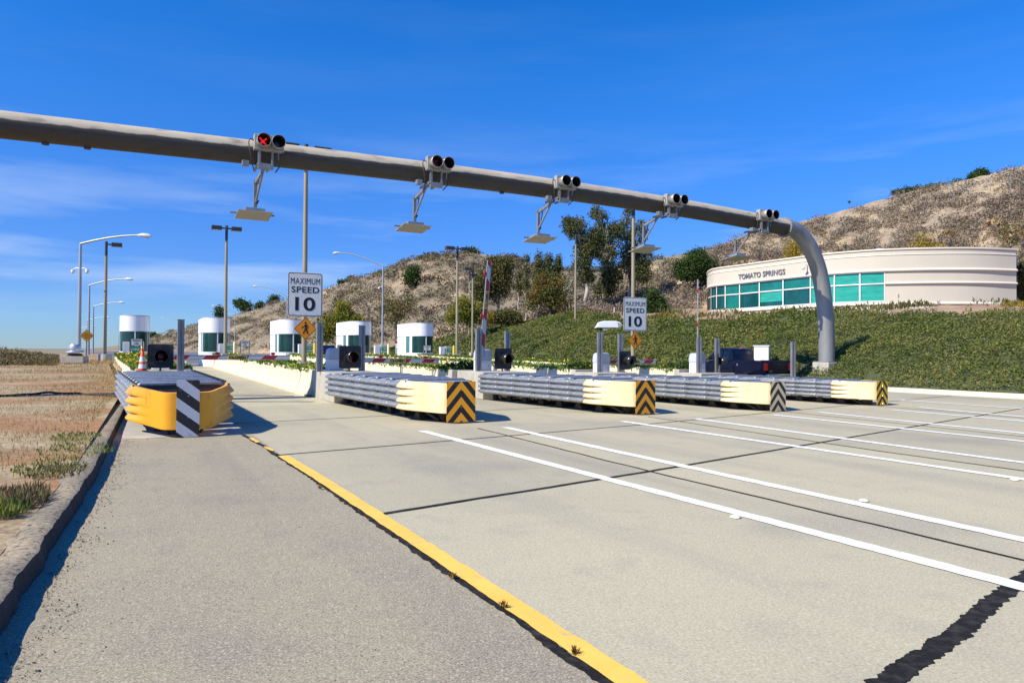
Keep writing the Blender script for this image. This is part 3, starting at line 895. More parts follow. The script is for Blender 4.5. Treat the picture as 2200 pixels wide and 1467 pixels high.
M_chev3 = stripes('chevron_yellow_black', (0.008, 0.008, 0.007), (0.88, 0.50, 0.008), 'chevron', 0.335, 1.15, 0.5, 0.30)
M_diag = stripes('diagonal_white_black', (0.012, 0.012, 0.016), (0.56, 0.57, 0.60), 'diagonal', 0.40, 0.80, 0.5, 0.60)


def panel_plate(mb, w_, z0, z1, y, th=.006, r=.035):
    poly = []
    for cx_, cz_, a0 in ((w_ / 2 - r, z1 - r, 0), (-w_ / 2 + r, z1 - r, 90), (-w_ / 2 + r, z0 + r, 180), (w_ / 2 - r, z0 + r, 270)):
        for j in range(5):
            a = rad(a0 + j * 22.5); poly.append((cx_ + r * math.cos(a), cz_ + r * math.sin(a)))
    mb.prism(poly, lambda a, b, d: (a, d, b), y - th, y)


def crash_cushion(name, label, nb, nose_mat, marker, loc, rz, scale, hf=.78, hb=.97, wide=True):
    t = thing(name, label, 'crash cushion', loc, rz, 'crash cushions in front of the toll islands', scale)
    bay = 0.93; ystart = 1.35; ytot = ystart + nb * bay
    half = lambda y: hf + (hb - hf) * (y - ystart) / (ytot - ystart)
    for s in (-1, 1):
        for i in range(nb):
            y0 = ystart + i * bay - (.02 if i == 0 else .16); y1 = ystart + (i + 1) * bay
            rows = []
            for y, o in ((y0, .014), (y0 + .05, .015), ((y0 + y1) / 2, .007), (y1, 0.0)):
                taper = 0.93 if y == y0 else 1
                rows.append([(s * (half(y) + o + q * taper), y, z) for z, q in QB])
            mb = MB(); mb.sheet(rows)
            for z in (.30, .46, .62, .78):
                mb.obox((s * (half(y1 - .25) + .012), y1 - .25, z + .088), (.03, .07, .028), Matrix.Identity(3))
            mb.build('fender_panel', M_galv, t, smooth=40, solid=.006)
    for i in range(nb + 1):
        y = ystart + i * bay - .04; h = half(y)
        mb = MB()
        mb.box(-h + .01, h - .01, y - .025, y + .025, .24, .84)
        for s in (-1, 1):
            mb.prism([(-.05, .24), (.05, .24), (.17, .03), (.17, 0), (-.17, 0), (-.17, .03)], lambda a, b, d: (d, y + a, b), s * .42 - .05, s * .42 + .05)
            mb.bar((s * .42, y, .22), (s * .1, y, .04), .03, .03)
        mb.build('diaphragm', M_steel, t)
        if i < nb:
            # cover plate over the bay: a shallow ridged sheet that leaves dark gaps
            rows = []
            for yy, zz in ((y - .04, .850), (y - .02, .905), (y + .10, .912), (y + bay * .5, .885), (y + bay - .24, .872), (y + bay - .24, .84)):
                hh = half(yy) - .03
                rows.append([(-hh, yy, zz - .03), (-hh + .06, yy, zz), (-hh * .3, yy, zz + .004 * fbm(i, yy)), (hh * .35, yy, zz + .006), (hh - .06, yy, zz), (hh, yy, zz - .03)])
            mb = MB(); mb.sheet(rows)
            mb.build('cover_plate', M_galv, t, smooth=30, solid=.005)
            for s in (-1, 1):
                if marker is not M_diag: break
                for q in (.15, .5, .8):
                    hh = half(y + q * bay) - .01
                    mb = MB()
                    mb.tube([(s * hh, y + q * bay - .05, .87), (s * (hh + .035), y + q * bay, .915), (s * hh, y + q * bay + .06, .88)], .016, 6)
                    mb.build('hinge_strap', M_black, t)
    mb = MB(); mb.box(-.12, .12, .5, ytot - .05, .004, .06); mb.box(-.05, .05, .5, ytot - .05, .06, .16)
    mb.build('ground_rail', M_steel, t)
    # nose: moulded plastic wrap whose four fins fade towards the front
    path = []
    for y, x in ((1.42, hf + .05), (1.25, hf + .045), (1.05, hf + .01), (.85, hf - .05), (.62, hf - .15), (.42, hf - .24), (.22, .46), (.10, .40), (.035, .34), (0.0, .24)):
        path.append((-x, y))
    path = path + [(0, -0.004)] + [(-x, y) for x, y in reversed(path)]
    rows = []
    for i, (x, y) in enumerate(path):
        d = min(i, len(path) - 1 - i)
        fade = max(0, 1 - max(0, d - 1.0) / 2.4)
        tx, ty = (np.array(path[min(i + 1, len(path) - 1)]) - np.array(path[max(i - 1, 0)]))
        l = math.hypot(tx, ty); nx, ny = ty / l, -tx / l
        if x < 0 and nx > 0 or x > 0 and nx < 0: nx, ny = -nx, -ny
        row = []
        drop = (.10 if nose_mat is M_nosey else .02) * (1 - abs(y) / 1.4)
        for z, q in QN:
            row.append((x + nx * q * fade * 1.05, y + ny * q * fade * 1.05, z - drop + (.012 if z > .8 else 0)))
        row.append((x - nx * .05 * (1 if fade > 0 else .5), y - ny * .05, .235 + 4 * .158 - .005 - drop + .02))
        rows.append(row)
    mb = MB(); mb.sheet(rows)
    mb.build('nose', nose_mat, t, smooth=38, solid=.010)
    mb = MB()
    for s in (-1, 1):
        for z in (.315, .475, .635, .79):
            mb.tube([(s * (hf + .02), 1.12, z + .074), (s * (hf + .055), 1.12, z + .074)], .016, 8)
    mb.build('nose_bolts', M_steel, t)
    mb = MB()
    mb.box(-.42, .42, .55, .62, .28, .80); mb.box(-.2, .2, .35, 1.0, .30, .74)
    mb.prism([(.30, .28), (-.30, .28), (-.2, 0), (.2, 0)], lambda a, b, d: (a, d, b), .50, .60)
    mb.bar((-.25, .55, .02), (-.55, 1.1, .3), .04, .04); mb.bar((.25, .55, .02), (.55, 1.1, .3), .04, .04)
    mb.build('nose_frame', M_steel, t)
    if nose_mat is M_nosec:
        mb = MB()
        mb.sheet([[(-.70, 1.36, .86), (.70, 1.36, .86)], [(-.66, .95, .872), (.66, .95, .872)], [(-.42, .35, .866), (.42, .35, .866)]])
        mb.build('nose_cover', M_galv, t, solid=.006)
    mb = MB()
    if marker is M_diag:
        panel_plate(mb, .37, .004, 1.0, -.02)
    else:
        panel_plate(mb, .68, .03 if marker is not M_chev2 else .0, .895, -.02)
    mk = mb.build('object_marker', marker, t)
    mb = MB()
    for x, z in ((0, .72), (0, .35), (0, .08)):
        mb.lathe([(.011, 0), (.009, .006), (0, .008)], n=8)
        for q in range(len(mb.v) - 24, len(mb.v)):
            p = mb.v[q]; mb.v[q] = (x + p[0], -.0265 - p[2], z + p[1])
    mb.build('marker_bolts', M_chrome, mk)
    return t, ytot


CCL = ["crash cushion with bright yellow nose and narrow black and white striped marker",
       "crash cushion with cream nose and orange chevrons, next to the yellow nosed one",
       "crash cushion with cream nose and orange chevron panel, standing below the small speed sign",
       "crash cushion with cream nose and faded tan chevron panel",
       "crash cushion with cream nose and narrow dull yellow chevrons, closest to the planted slope"]
CC = [(0.90, 14.2, 1.4, 9, M_nosey, M_diag, 1.04), (6.42, 14.45, 1.6, 6, M_nosec, M_chev1, 1.03), (11.55, 14.45, 4.2, 6, M_nosec, M_chev1, .98),
      (15.65, 13.85, 1.8, 7, M_nosec, M_chev2, .90), (20.35, 14.0, 3.0, 7, M_nosec, M_chev3, .84)]
BACK = []
for k, (x, y, r, nb, nm, mk, s) in enumerate(CC):
    t, yt = crash_cushion('crash_cushion', CCL[k], nb, nm, mk, (x, y, 0.006), rad(r), s)
    BACK.append((x - math.sin(rad(r)) * yt * s, y + math.cos(rad(r)) * yt * s))
PL = ["pale concrete block behind the yellow nosed crash cushion", "concrete block under the two tall posts either side of the second beacon",
      "concrete block between the raised red and white arm and the third cushion", "concrete block behind the cushion with the faded chevrons",
      "concrete block behind the last cushion beside the pickup"]
PH = []
for k, (bx, by) in enumerate(BACK):
    h = 0.90 if k < 3 else .84 if k == 3 else .80
    PH.append(h)
    y1 = ISL[k][1] - .32
    y1 = max(y1, by + 1.2)
    mb = MB()
    mb.prism([(-.88, 0), (.88, 0), (.88, h), (-.88, h)], lambda a, b, d: (a, d, b), 0.03, y1 - by)
    o = mb.build('concrete_pedestal', M_conc, None, bevel=.025)
    o.location = (bx + .06, by, .004)
    tag(o, PL[k], 'concrete block', 'concrete blocks behind the crash cushions')
# thin pad under the first cushion
mb = MB(); mb.box(-.15, 1.95, 14.3, 24.8, 0.001, .012)
struct(mb, 'cushion_pad', M_conc)

# ------------------------------------------------------------------ steel guard posts


def guard_post():
    mb = MB()
    prof = [(-.10, -.05), (-.10, .05), (-.085, .05), (-.085, -.035), (-.025, -.035), (-.02, .0), (.02, .0), (.025, -.035), (.085, -.035), (.085, .05), (.10, .05), (.10, -.05),
            (.03, -.05), (.02, -.018), (-.02, -.018), (-.03, -.05)]
    mb.prism(prof, lambda a, b, d: (a, b, d), 0, 1.62)
    t = thing('guard_post', 'x', 'steel post', group='galvanised posts on the island heads')
    mb.build('channel', M_galvd, t)
    mb = MB(); mb.box(-.11, .11, -.04, .06, 1.60, 1.625)
    for s in (-1, 1):
        mb.lathe([(.014, 0), (.012, .012), (0, .014)], n=8)
        for q in range(len(mb.v) - 24, len(mb.v)):
            p = mb.v[q]; mb.v[q] = (s * .055 + p[0], -.051 - p[2], 1.54 + p[1])
    mb.build('cap', M_galvd, t)
    return t


GP = [(389, 686, 25.6, 0, "galvanised post right of the leftmost black beacon"), (687, 692, 23.4, 1, "galvanised post just right of the orange pedestrian sign"),
      (778, 699, 24.2, 1, "galvanised post behind the black beacon in front of a white booth"), (1028, 706, 22.6, 2, "galvanised post beside the tall raised red and white arm"),
      (1090, 711, 22.6, 2, "galvanised post above the beacon of the third island"), (1289, 714, 21.9, 3, "galvanised post left of the small speed sign, before a gate box"),
      (1333, 717, 21.9, 3, "galvanised post touching the beacon under the small speed sign"), (1502, 726, 21.3, 4, "galvanised post in front of the gate box by the truck hood"),
      (1541, 727, 21.3, 4, "galvanised post in front of the truck cab"), (1704, 734, 20.8, -1, "lone galvanised post right of the truck tailgate")]
g0 = guard_post()
for i, (px, py, Y, k, lab) in enumerate(GP):
    p = at(px, py, Y=Y); base = PH[k] if k >= 0 else 0.0
    loc = (p[0], p[1], base); scl = (1, 1, (p[2] - base) / 1.625)
    rzz = rad(-8) if px > 1200 else rad(6)
    if i == 0:
        g0.location = loc; g0['label'] = lab; g0.scale = scl; g0.rotation_euler = (0, 0, rzz)
    else:
        dup(g0, lab, loc, rzz, scl)

# ------------------------------------------------------------------ square black warning beacons


def beacon():
    t = thing('warning_beacon', 'x', 'warning beacon', group='black square beacons on the island heads')
    mb = MB()
    r = .06; poly = []
    for cx_, cz_, a0 in ((.37 - r, .37 - r, 0), (-.37 + r, .37 - r, 90), (-.37 + r, -.37 + r, 180), (.37 - r, -.37 + r, 270)):
        for j in range(5):
            a = rad(a0 + j * 22.5); poly.append((cx_ + r * math.cos(a), cz_ + r * math.sin(a)))
    mb.prism(poly, lambda a, b, d: (a, d, b), -.012, .0)
    mb.prism([(a * .55, b * .55) for a, b in poly], lambda a, b, d: (a, d, b), -.05, -.012)
    mb.build('backplate', pm('scuffed_black', (0.010, 0.010, 0.013), (0.075, 0.075, 0.09), 3.5, 0.5, lo=.5, hi=.72), t)
    mb = MB()
    n = 24; rows = []
    for d, rr in ((-.05, .178), (-.42, .19)):
        rows.append([(rr * math.cos(a), d + (.13 * max(0, -math.sin(a)) if d < -.1 else 0), rr * math.sin(a)) for a in [rad(-65 + (310) * j / n) for j in range(n + 1)]])
    mb.sheet(rows)
    mb.build('visor', pm('visor_black', (0.012, 0.012, 0.013), (0.03, 0.03, 0.032), 4, 0.28, spec=.6), t, smooth=60, solid=.006)
    mb = MB()
    mb.lathe([(.172, 0), (.14, .03), (.09, .05), (0, .058)], n=24)
    mb.v = [(a, -.052 - c, b) for a, b, c in mb.v]
    mb.build('lens', M_lensred, t, smooth=60)
    mb = MB(); mb.tube([(0, .05, .3), (0, .05, -.47)], .03, 10); mb.box(-.09, .09, -.04, .14, -.47, -.455)
    mb.build('post', M_steel, t)
    return t


BC = [(345, 765, 24.9, 0, 2, "scuffed black square beacon beside the orange cone"), (752, 767, 23.2, 1, 4, "black square beacon in front of a white gate box and booth"),
      (1081, 770.5, 22.2, 2, 8, "black square beacon below a post, against the green slope"), (1343, 774, 21.5, 3, 16, "black square beacon under the small speed sign, turned aside"),
      (1543, 776, 21.0, 4, 44, "black beacon seen nearly edge on before the dark pickup")]
b0 = beacon()
for i, (px, py, Y, k, rz_, lab) in enumerate(BC):
    p = at(px, py, Y=Y); s = [1.0, 1.0, .98, .93, .85][i]
    loc = (p[0], p[1], p[2])
    if i == 0: b0.location = loc; b0.rotation_euler = (0, 0, rad(rz_)); b0['label'] = lab
    else: dup(b0, lab, loc, rad(rz_), s)

# ------------------------------------------------------------------ boom gates


def gate_cabinet(t):
    mb = MB()
    mb.prism([(-.27, 0), (.27, 0), (.27, .42), (-.27, .42)], lambda a, b, d: (a, d, b), -.19, .19)
    mb.build('cabinet', M_white, t, bevel=.03)
    mb = MB(); mb.box(-.20, .14, -.197, -.19, .06, .36)
    d_ = mb.build('door', M_white, t, bevel=.003)
    mb = MB(); mb.box(.10, .125, -.205, -.197, .20, .23); mb.build('lock', M_black, d_)
    mb = MB()
    mb.prism([(-.285, .42), (.285, .42), (.275, .62), (.22, .77), (.12, .80), (-.14, .80), (-.23, .76), (-.27, .62)], lambda a, b, d: (a, d, b), -.205, .205)
    mb.build('hood', pm('hood_grey', (0.50, 0.54, 0.60), (0.45, 0.49, 0.55), 3, 0.4), t, bevel=.03)


M_arm = stripes('arm_stripes', (0.50, 0.52, 0.55), (0.40, 0.012, 0.018), 'diagonal', 0.92, 0.92, 0.52, 0.0)


def arm_material(phase):
    """red and grey diagonal bands along the boom's own x"""
    m, t, b = newmat('boom_sheeting')
    N = t.nodes.new; K = t.links.new
    tcx = N('ShaderNodeTexCoord'); s = N('ShaderNodeSeparateXYZ'); K(tcx.outputs['Object'], s.inputs[0])
    a = N('ShaderNodeMath'); a.operation = 'MULTIPLY_ADD'; a.inputs[1].default_value = -1.0; K(s.outputs[2], a.inputs[0]); K(s.outputs[0], a.inputs[2])
    d = N('ShaderNodeMath'); d.operation = 'MULTIPLY_ADD'; d.inputs[1].default_value = 1 / .95; d.inputs[2].default_value = 10 + phase; K(a.outputs[0], d.inputs[0])
    fr = N('ShaderNodeMath'); fr.operation = 'FRACT'; K(d.outputs[0], fr.inputs[0])
    g = N('ShaderNodeMath'); g.operation = 'GREATER_THAN'; g.inputs[1].default_value = .52; K(fr.outputs[0], g.inputs[0])
    m1 = N('ShaderNodeMixRGB'); m1.inputs[1].default_value = (.50, .52, .54, 1); m1.inputs[2].default_value = (.40, .012, .018, 1); K(g.outputs[0], m1.inputs[0])
    K(m1.outputs[0], b.inputs['Base Color']); b.inputs['Roughness'].default_value = .4
    return m


M_boom = arm_material(.12)


def boom(t, length, pivot, angle, closed_text=True, mirror=1, yaw=0.0):
    """arm from the pivot along +x of the gate, raised by angle"""
    e = MB()
    e.box(0, length, -.02, .02, -.065, .065)
    a = e.build('arm', M_boom, t, bevel=.006)
    a.location = pivot; a.rotation_euler = (0, -angle, yaw)
    mb = MB(); mb.box(.0, length, -.024, .024, .066, .085); mb.box(0, length, -.024, .024, -.085, -.066)
    mb.build('edge_trim', M_galv, a)
    if closed_text:
        mb = MB(); mb.box(length * .50, length * .50 + .62, -.026, -.0205, -.055, .055)
        pl = mb.build('closed_plate', M_bollard, a)
        mb = MB(); put_text(mb, 'CLOSED', .115, length * .50 + .31, 0, -.027, bold=.006, width=.56)
        mb.build('lettering', M_ink, pl)
    for q in ((.42, .86) if length > 2.2 else (.8,)):
        mb = MB(); mb.lathe([(.068, -.03), (.072, -.02), (.072, .02), (.068, .03)], n=16)
        mb.v = [(length * q + x * 1.1, z, .135 + y * .7) for x, y, z in mb.v]
        mb.build('warning_lamp', M_red, a, smooth=40)


GL = ["closed boom gate across the nearest lane, lettered CLOSED, left of the large speed sign", "closed boom gate lettered CLOSED with white box behind the second beacon",
      "boom gate with a tall raised arm in front of the brown shrubs", "closed boom gate with short arm passing behind the small speed sign",
      "boom gate by the truck hood with a thin raised arm"]
# (cabinet px, py of cabinet bottom, Y, island, arm end px, arm py)
GT = 'boom gates at the lane entrances'
p0, p1 = at(345, 766.5, Y=26.6), at(612, 767, Y=27.3)
t = thing('boom_gate', GL[0], 'boom gate', (p0[0], 26.6, PH[0] + .02), 0, GT)
gate_cabinet(t); boom(t, p1[0] - p0[0], (0, -.24, p0[2] - PH[0] - .03), math.atan2(p1[2] - p0[2], p1[0] - p0[0]))
p0, p1 = at(730, 771.5, Y=24.4), at(950, 773, Y=24.6)
c = at(719, 780, Y=24.4)
t = thing('boom_gate', GL[1], 'boom gate', (c[0], 24.4, PH[1] - .02), rad(3), GT)
gate_cabinet(t); boom(t, p1[0] - p0[0], (.1, .24, p0[2] - PH[1]), rad(-.8), yaw=-rad(2))
c = at(1037, 780, Y=22.9)
t = thing('boom_gate', GL[2], 'boom gate', (c[0], 22.9, PH[2] - .03), rad(6), GT)
pt = at(1052, 558, Y=22.6); pb = at(1034.5, 765, Y=22.6)
gate_cabinet(t); boom(t, math.hypot(pt[0] - pb[0], pt[2] - pb[2]), (pb[0] - c[0], -.24, pb[2] - PH[2]), math.atan2(pt[2] - pb[2], pt[0] - pb[0]))
c = at(1292, 780, Y=22.3)
t = thing('boom_gate', GL[3], 'boom gate', (c[0], 22.3, PH[3] - .07), rad(4), GT)
p0, p1 = at(1305, 777.5, Y=22.5), at(1431, 777.5, Y=22.5)
gate_cabinet(t); boom(t, p1[0] - p0[0], (.1, .24, p0[2] - PH[3] + .07), rad(.0))
c = at(1498, 780, Y=21.7)
t = thing('boom_gate', GL[4], 'boom gate', (c[0], 21.7, PH[4] - .02), rad(4), GT)
pt = at(1501, 600, Y=21.6); pb = at(1492, 765, Y=21.6)
gate_cabinet(t); boom(t, math.hypot(pt[0] - pb[0], pt[2] - pb[2]), (pb[0] - c[0], -.24, pb[2] - PH[4]), math.atan2(pt[2] - pb[2], pt[0] - pb[0]), yaw=rad(44))

# traffic cone
p = at(306, 780, Y=25.6)
t = thing('traffic_cone', 'orange traffic cone with two pale reflective collars beside the yellow flowers', 'traffic cone', (p[0], p[1], PH[0]))
mb = MB(); mb.box(-.18, .18, -.18, .18, 0, .03)
mb.build('foot', M_black, t, bevel=.015)
mb = MB(); mb.lathe([(.145, .03), (.128, .03), (.052, .60), (.034, .62), (.036, .66), (.05, .68), (.05, .72), (.0, .735)], n=20)
mb.build('cone', M_cone, t, smooth=35)
mb = MB()
for z0, z1 in ((.09, .22), (.30, .46)):
    f = lambda z: .128 - (z - .03) / .57 * .076 + .002
    mb.lathe([(f(z0), z0), (f(z1), z1)], n=20)
mb.build('collars', pm('cone_collar', (0.60, 0.70, 0.74), (.52, .62, .66), 4, .4), t, smooth=35)

# ------------------------------------------------------------------ overhead gantry
GY = 23.4
AX = [(-11.5, 7.50), (-3.24, 7.60), (3.33, 7.80), (10.52, 7.83), (16.65, 7.86), (22.0, 7.70), (26.5, 7.52)]
gx = [a for a, b in AX]; gz = [b for a, b in AX]


def gantry_z(x): return float(np.interp(x, gx, gz))


t = thing('gantry', 'weathered steel pipe gantry over the lanes bending down into a post on the slope', 'gantry', (29.8, GY, 0))
PR = .375
mb = MB()
xs = np.linspace(-11.5, 27.0, 60)
zc = np.polyfit(gx, gz, 3)
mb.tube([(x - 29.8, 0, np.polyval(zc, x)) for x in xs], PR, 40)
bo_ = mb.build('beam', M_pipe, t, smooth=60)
ga = bo_.data.attributes.new('ring_height', 'FLOAT', 'POINT')
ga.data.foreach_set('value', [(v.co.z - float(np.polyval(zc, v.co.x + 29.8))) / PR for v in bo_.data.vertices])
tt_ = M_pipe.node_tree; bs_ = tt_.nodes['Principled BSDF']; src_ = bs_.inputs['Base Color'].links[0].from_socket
at_ = tt_.nodes.new('ShaderNodeAttribute'); at_.attribute_name = 'ring_height'
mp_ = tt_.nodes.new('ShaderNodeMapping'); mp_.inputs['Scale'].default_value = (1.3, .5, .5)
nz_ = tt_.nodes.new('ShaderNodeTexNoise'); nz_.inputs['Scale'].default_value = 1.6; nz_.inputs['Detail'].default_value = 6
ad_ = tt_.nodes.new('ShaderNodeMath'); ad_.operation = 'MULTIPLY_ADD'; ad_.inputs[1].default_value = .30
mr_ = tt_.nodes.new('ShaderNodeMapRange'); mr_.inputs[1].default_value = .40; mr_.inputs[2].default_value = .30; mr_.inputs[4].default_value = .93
gx_ = tt_.nodes.new('ShaderNodeMixRGB'); gx_.inputs[2].default_value = (.024, .021, .019, 1)  # pipe colour turns near black below a noisy line above mid-height
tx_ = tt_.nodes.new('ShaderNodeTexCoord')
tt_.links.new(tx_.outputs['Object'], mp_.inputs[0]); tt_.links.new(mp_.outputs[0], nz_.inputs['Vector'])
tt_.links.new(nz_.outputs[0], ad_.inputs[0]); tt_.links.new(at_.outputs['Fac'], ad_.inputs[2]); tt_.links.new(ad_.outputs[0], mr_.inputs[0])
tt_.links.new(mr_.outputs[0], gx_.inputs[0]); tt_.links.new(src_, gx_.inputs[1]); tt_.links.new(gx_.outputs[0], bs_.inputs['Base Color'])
bend = [(27.0, float(np.polyval(zc, 27.0)))]
for px, py in ((1703, 487), (1722, 505), (1738, 527), (1752, 556), (1762, 590), (1769, 630), (1774, 680), (1776, 730), (1776, 775)):
    q = at(px, py, Y=GY); bend.append((q[0], q[2]))
bend.append((bend[-1][0], .6))
B = np.array(bend)
sl = np.concatenate([[0], np.cumsum(np.hypot(*np.diff(B, axis=0).T))]); ss = np.linspace(0, sl[-1], 40)
px_s = np.interp(ss, sl, B[:, 0]); pz_s = np.interp(ss, sl, B[:, 1])
for _ in range(6):
    px_s[1:-1] = (px_s[:-2] + 2 * px_s[1:-1] + px_s[2:]) / 4; pz_s[1:-1] = (pz_s[:-2] + 2 * pz_s[1:-1] + pz_s[2:]) / 4
mb = MB(); mb.tube([(a - 29.8, 0, b) for a, b in zip(px_s, pz_s)], PR * .99, 28)
mb.build('bent_post', M_post, t, smooth=60)
POSTX = float(px_s[-1])
mb = MB()
zf = float(np.polyval(zc, 26.9))
for x0, x1 in ((26.86, 26.91), (26.92, 26.97)):
    mb.tube([(x0 - 29.8, 0, zf), (x1 - 29.8, 0, zf)], PR + .085, 28)
for j in range(20):
    a = 2 * math.pi * j / 20; mb.tube([(26.82 - 29.8, (PR + .045) * math.cos(a), zf + (PR + .045) * math.sin(a)), (27.02 - 29.8, (PR + .045) * math.cos(a), zf + (PR + .045) * math.sin(a))], .02, 6)
mb.build('bolted_flange', M_post, t, smooth=40)
mb = MB(); mb.box(POSTX - 29.8 - .46, POSTX - 29.8 + .46, -.46, .46, .3, 1.16)
mb.build('footing', M_conc, t, bevel=.03)
mb = MB(); mb.box(POSTX - 29.8 - .43, POSTX - 29.8 + .43, -.43, .43, 1.16, 1.21)
mb.build('base_plate', M_post, t, bevel=.01)
mb = MB()
for x in (-2.2, -1.2, 12.0):
    mb = MB(); z = float(np.polyval(zc, x)); mb.tube([(x - 29.8, 0, z - PR + .01), (x - 29.8, 0, z - PR - .05)], .09, 10)
    mb.build('drain_cap', M_steel, t)
# far support, outside the picture on the left
mb = MB(); mb.tube([(-11.5 - 29.8, 0, float(np.polyval(zc, -11.5))), (-12.1 - 29.8, 0, 7.2), (-12.35 - 29.8, 0, 6.6), (-12.4 - 29.8, 0, 0)], PR, 20)
mb.build('upright', M_post, t, smooth=60)

SG = [(580, 308, "grey pair of lane signals showing a lit red cross, first along the gantry"), (945, 353, "grey pair of lane signals with a dull red lens, above the white booths"),
      (1218, 393, "grey pair of unlit lane signals on the gantry above the dark eucalyptus"), (1451, 431, "grey pair of unlit lane signals on the gantry above the small speed sign"),
      (1648, 463, "grey pair of unlit lane signals beside the gantry flange")]


def lane_signal(loc, label, lit, z_pipe):
    t = thing('lane_signal', label, 'lane signal', loc, 0, 'lane signals along the gantry')
    mb = MB(); mb.box(-.46, .42, -.02, .20, -.24, .24)
    mb.build('housing', pm('signal_grey', (0.40, 0.39, 0.36), (0.33, 0.32, 0.30), 4, .5, .2), t, bevel=.02)
    for s in (-1, 1):
        n = 26; rows = []
        for d, rr in ((-.02, .185), (-.34, .195)):
            rows.append([(s * .215 + rr * math.cos(a), d, rr * math.sin(a)) for a in [2 * math.pi * j / n for j in range(n)]])
        mb = MB(); mb.sheet(rows, True)
        v = mb.build('visor', pm('signal_visor', (0.36, 0.34, 0.30), (0.30, 0.29, 0.27), 4, .45, .3), t, smooth=60)
        sm = v.modifiers.new('solid', 'SOLIDIFY'); sm.thickness = .012; sm.offset = 1
        mb = MB(); mb.lathe([(.183, 0), (.12, .02), (0, .03)], n=22); mb.v = [(s * .215 + a, -.03 - c, b) for a, b, c in mb.v]
        ln = mb.build('lens', M_lensblk if (s > 0 or lit == 0) else M_lensred, t, smooth=50)
        n2 = 26; rows = [[(s * .215 + .181 * math.cos(a), d, .181 * math.sin(a)) for a in [2 * math.pi * j / n2 for j in range(n2)]] for d in (-.035, -.33)]
        mb = MB(); mb.sheet(rows, True); mb.build('visor_lining', M_black, v, smooth=60)
        if s < 0 and lit:
            mb = MB()
            for a in (45, -45):
                mb.obox((-.215, -.075, 0), (.30, .012, .05), Matrix.Rotation(rad(a), 3, 'Y'))
            mb.build('red_cross', M_redx if lit == 1 else pm('dim_red_cross', (.30, .01, .012), None, rough=.3), ln)
    mb = MB()
    zz = z_pipe - loc[2]
    mb.box(-.34, -.26, .0, .10, zz - .55, -.24); mb.box(.05, .11, .0, .10, zz - .55, -.24); mb.box(.24, .28, .02, .06, zz - .3, -.24)
    mb.box(-.34, .11, -.02, .12, zz - .62, zz - .46)
    mb.bar((-.3, .10, zz - .44), (-.3, 1.1, zz - .46), .07, .07); mb.bar((.08, .10, zz - .44), (.08, .98, zz - .46), .07, .07)
    mb.build('saddle_bracket', M_galvd, t, bevel=.006)
    mb = MB()
    mb.tube([(-.46, .1, .05), (-.58, .05, .08), (-.62, .02, -.05), (-.58, .0, zz - .1), (-.52, .05, zz - .45), (-.42, .3, zz - .62)], .018, 7)
    mb.build('conduit', M_steel, t, smooth=60)
    mb = MB(); mb.tube([(.40, .05, -.2), (.36, .0, zz - .1), (.30, .05, zz - .50), (.2, .2, zz - .66)], .02, 7)
    mb.build('conduit', M_steel, t, smooth=60)
    mb = MB(); mb.box(-.78, -.58, .1, .3, zz - .56, zz - .40)
    mb.build('junction_box', M_galvd, t, bevel=.01)
    return t


for i, (px, py, lab) in enumerate(SG):
    p = at(px, py, Y=GY - .62)
    lane_signal((p[0], p[1], p[2]), lab, 1 if i == 0 else 2 if i == 1 else 0, float(np.polyval(zc, p[0])))

AN = [(545, 463, "flat toll antenna hanging under the first lane signal, closest to the camera"), (888, 491, "flat toll antenna hanging under the dull red lane signal"),
      (1160, 515, "flat toll antenna hanging left of the dark eucalyptus crown"), (1386, 537, "flat toll antenna hanging just left of the tan light pole with the small speed sign"),
      (1583, 555, "flat toll antenna hanging above the roof of the curved building")]


def antenna(loc, label, ztop, sx):
    t = thing('toll_antenna', label, 'toll antenna', loc, 0, 'toll antennas under the gantry')
    R_ = Matrix.Rotation(rad(-7), 3, 'X')
    mb = MB(); mb.obox((0, 0, 0), (1.06, 1.0, .02), R_)
    mb.build('panel', pm('antenna_panel', (0.36, 0.325, 0.27), (0.32, 0.29, 0.24), 3, .5), t)
    mb = MB(); mb.obox((0, .02, .10), (.62, .62, .15), R_)
    mb.build('electronics_box', pm('antenna_box', (0.24, 0.30, 0.37), (0.2, .25, .32), 3, .4, .3), t, bevel=.02)
    mb = MB(); mb.obox((0, 0, .018), (.8, .8, .014), R_)
    mb.build('backing_plate', M_black, t)
    mb = MB(); mb.tube([(-.72, .05, .05), (.66, .05, .05)], .03, 10)
    mb.build('cross_tube', M_galvd, t, smooth=60)
    h = ztop - loc[2]
    mb = MB(); mb.box(sx - .06, sx + .05, -.04, .04, .12, h - .18); mb.box(sx - .06, sx + .12, -.06, .06, h - .30, h - .24)
    mb.build('mast', M_galvd, t, bevel=.006)
    mb = MB(); mb.bar((sx, 0, h - .28), (sx + .12, -1.0, h + .02), .08, .10); mb.bar((sx, 0, h - .95), (sx + .10, -.75, h - .10), .06, .06)
    mb.build('support_arm', M_galvd, t, bevel=.006)
    mb = MB(); mb.tube([(sx + .08, -.3, h - .05), (sx + .10, -.1, h - .4), (sx + .03, -.06, h - 1.0), (sx + .1, -.05, .5), (sx - .1, .05, .2)], .016, 6)
    mb.tube([(.3, .1, .15), (.42, .05, .14), (.48, 0, .04)], .016, 6)
    mb.build('cable', M_rubber, t, smooth=60)
    return t


for i, (px, py, lab) in enumerate(AN):
    p = at(px, py, Y=GY + 1.15)
    antenna((p[0], p[1], p[2]), lab, float(np.polyval(zc, p[0])) - .42, 0.05 - (.12 if i > 1 else 0))

# ------------------------------------------------------------------ signs


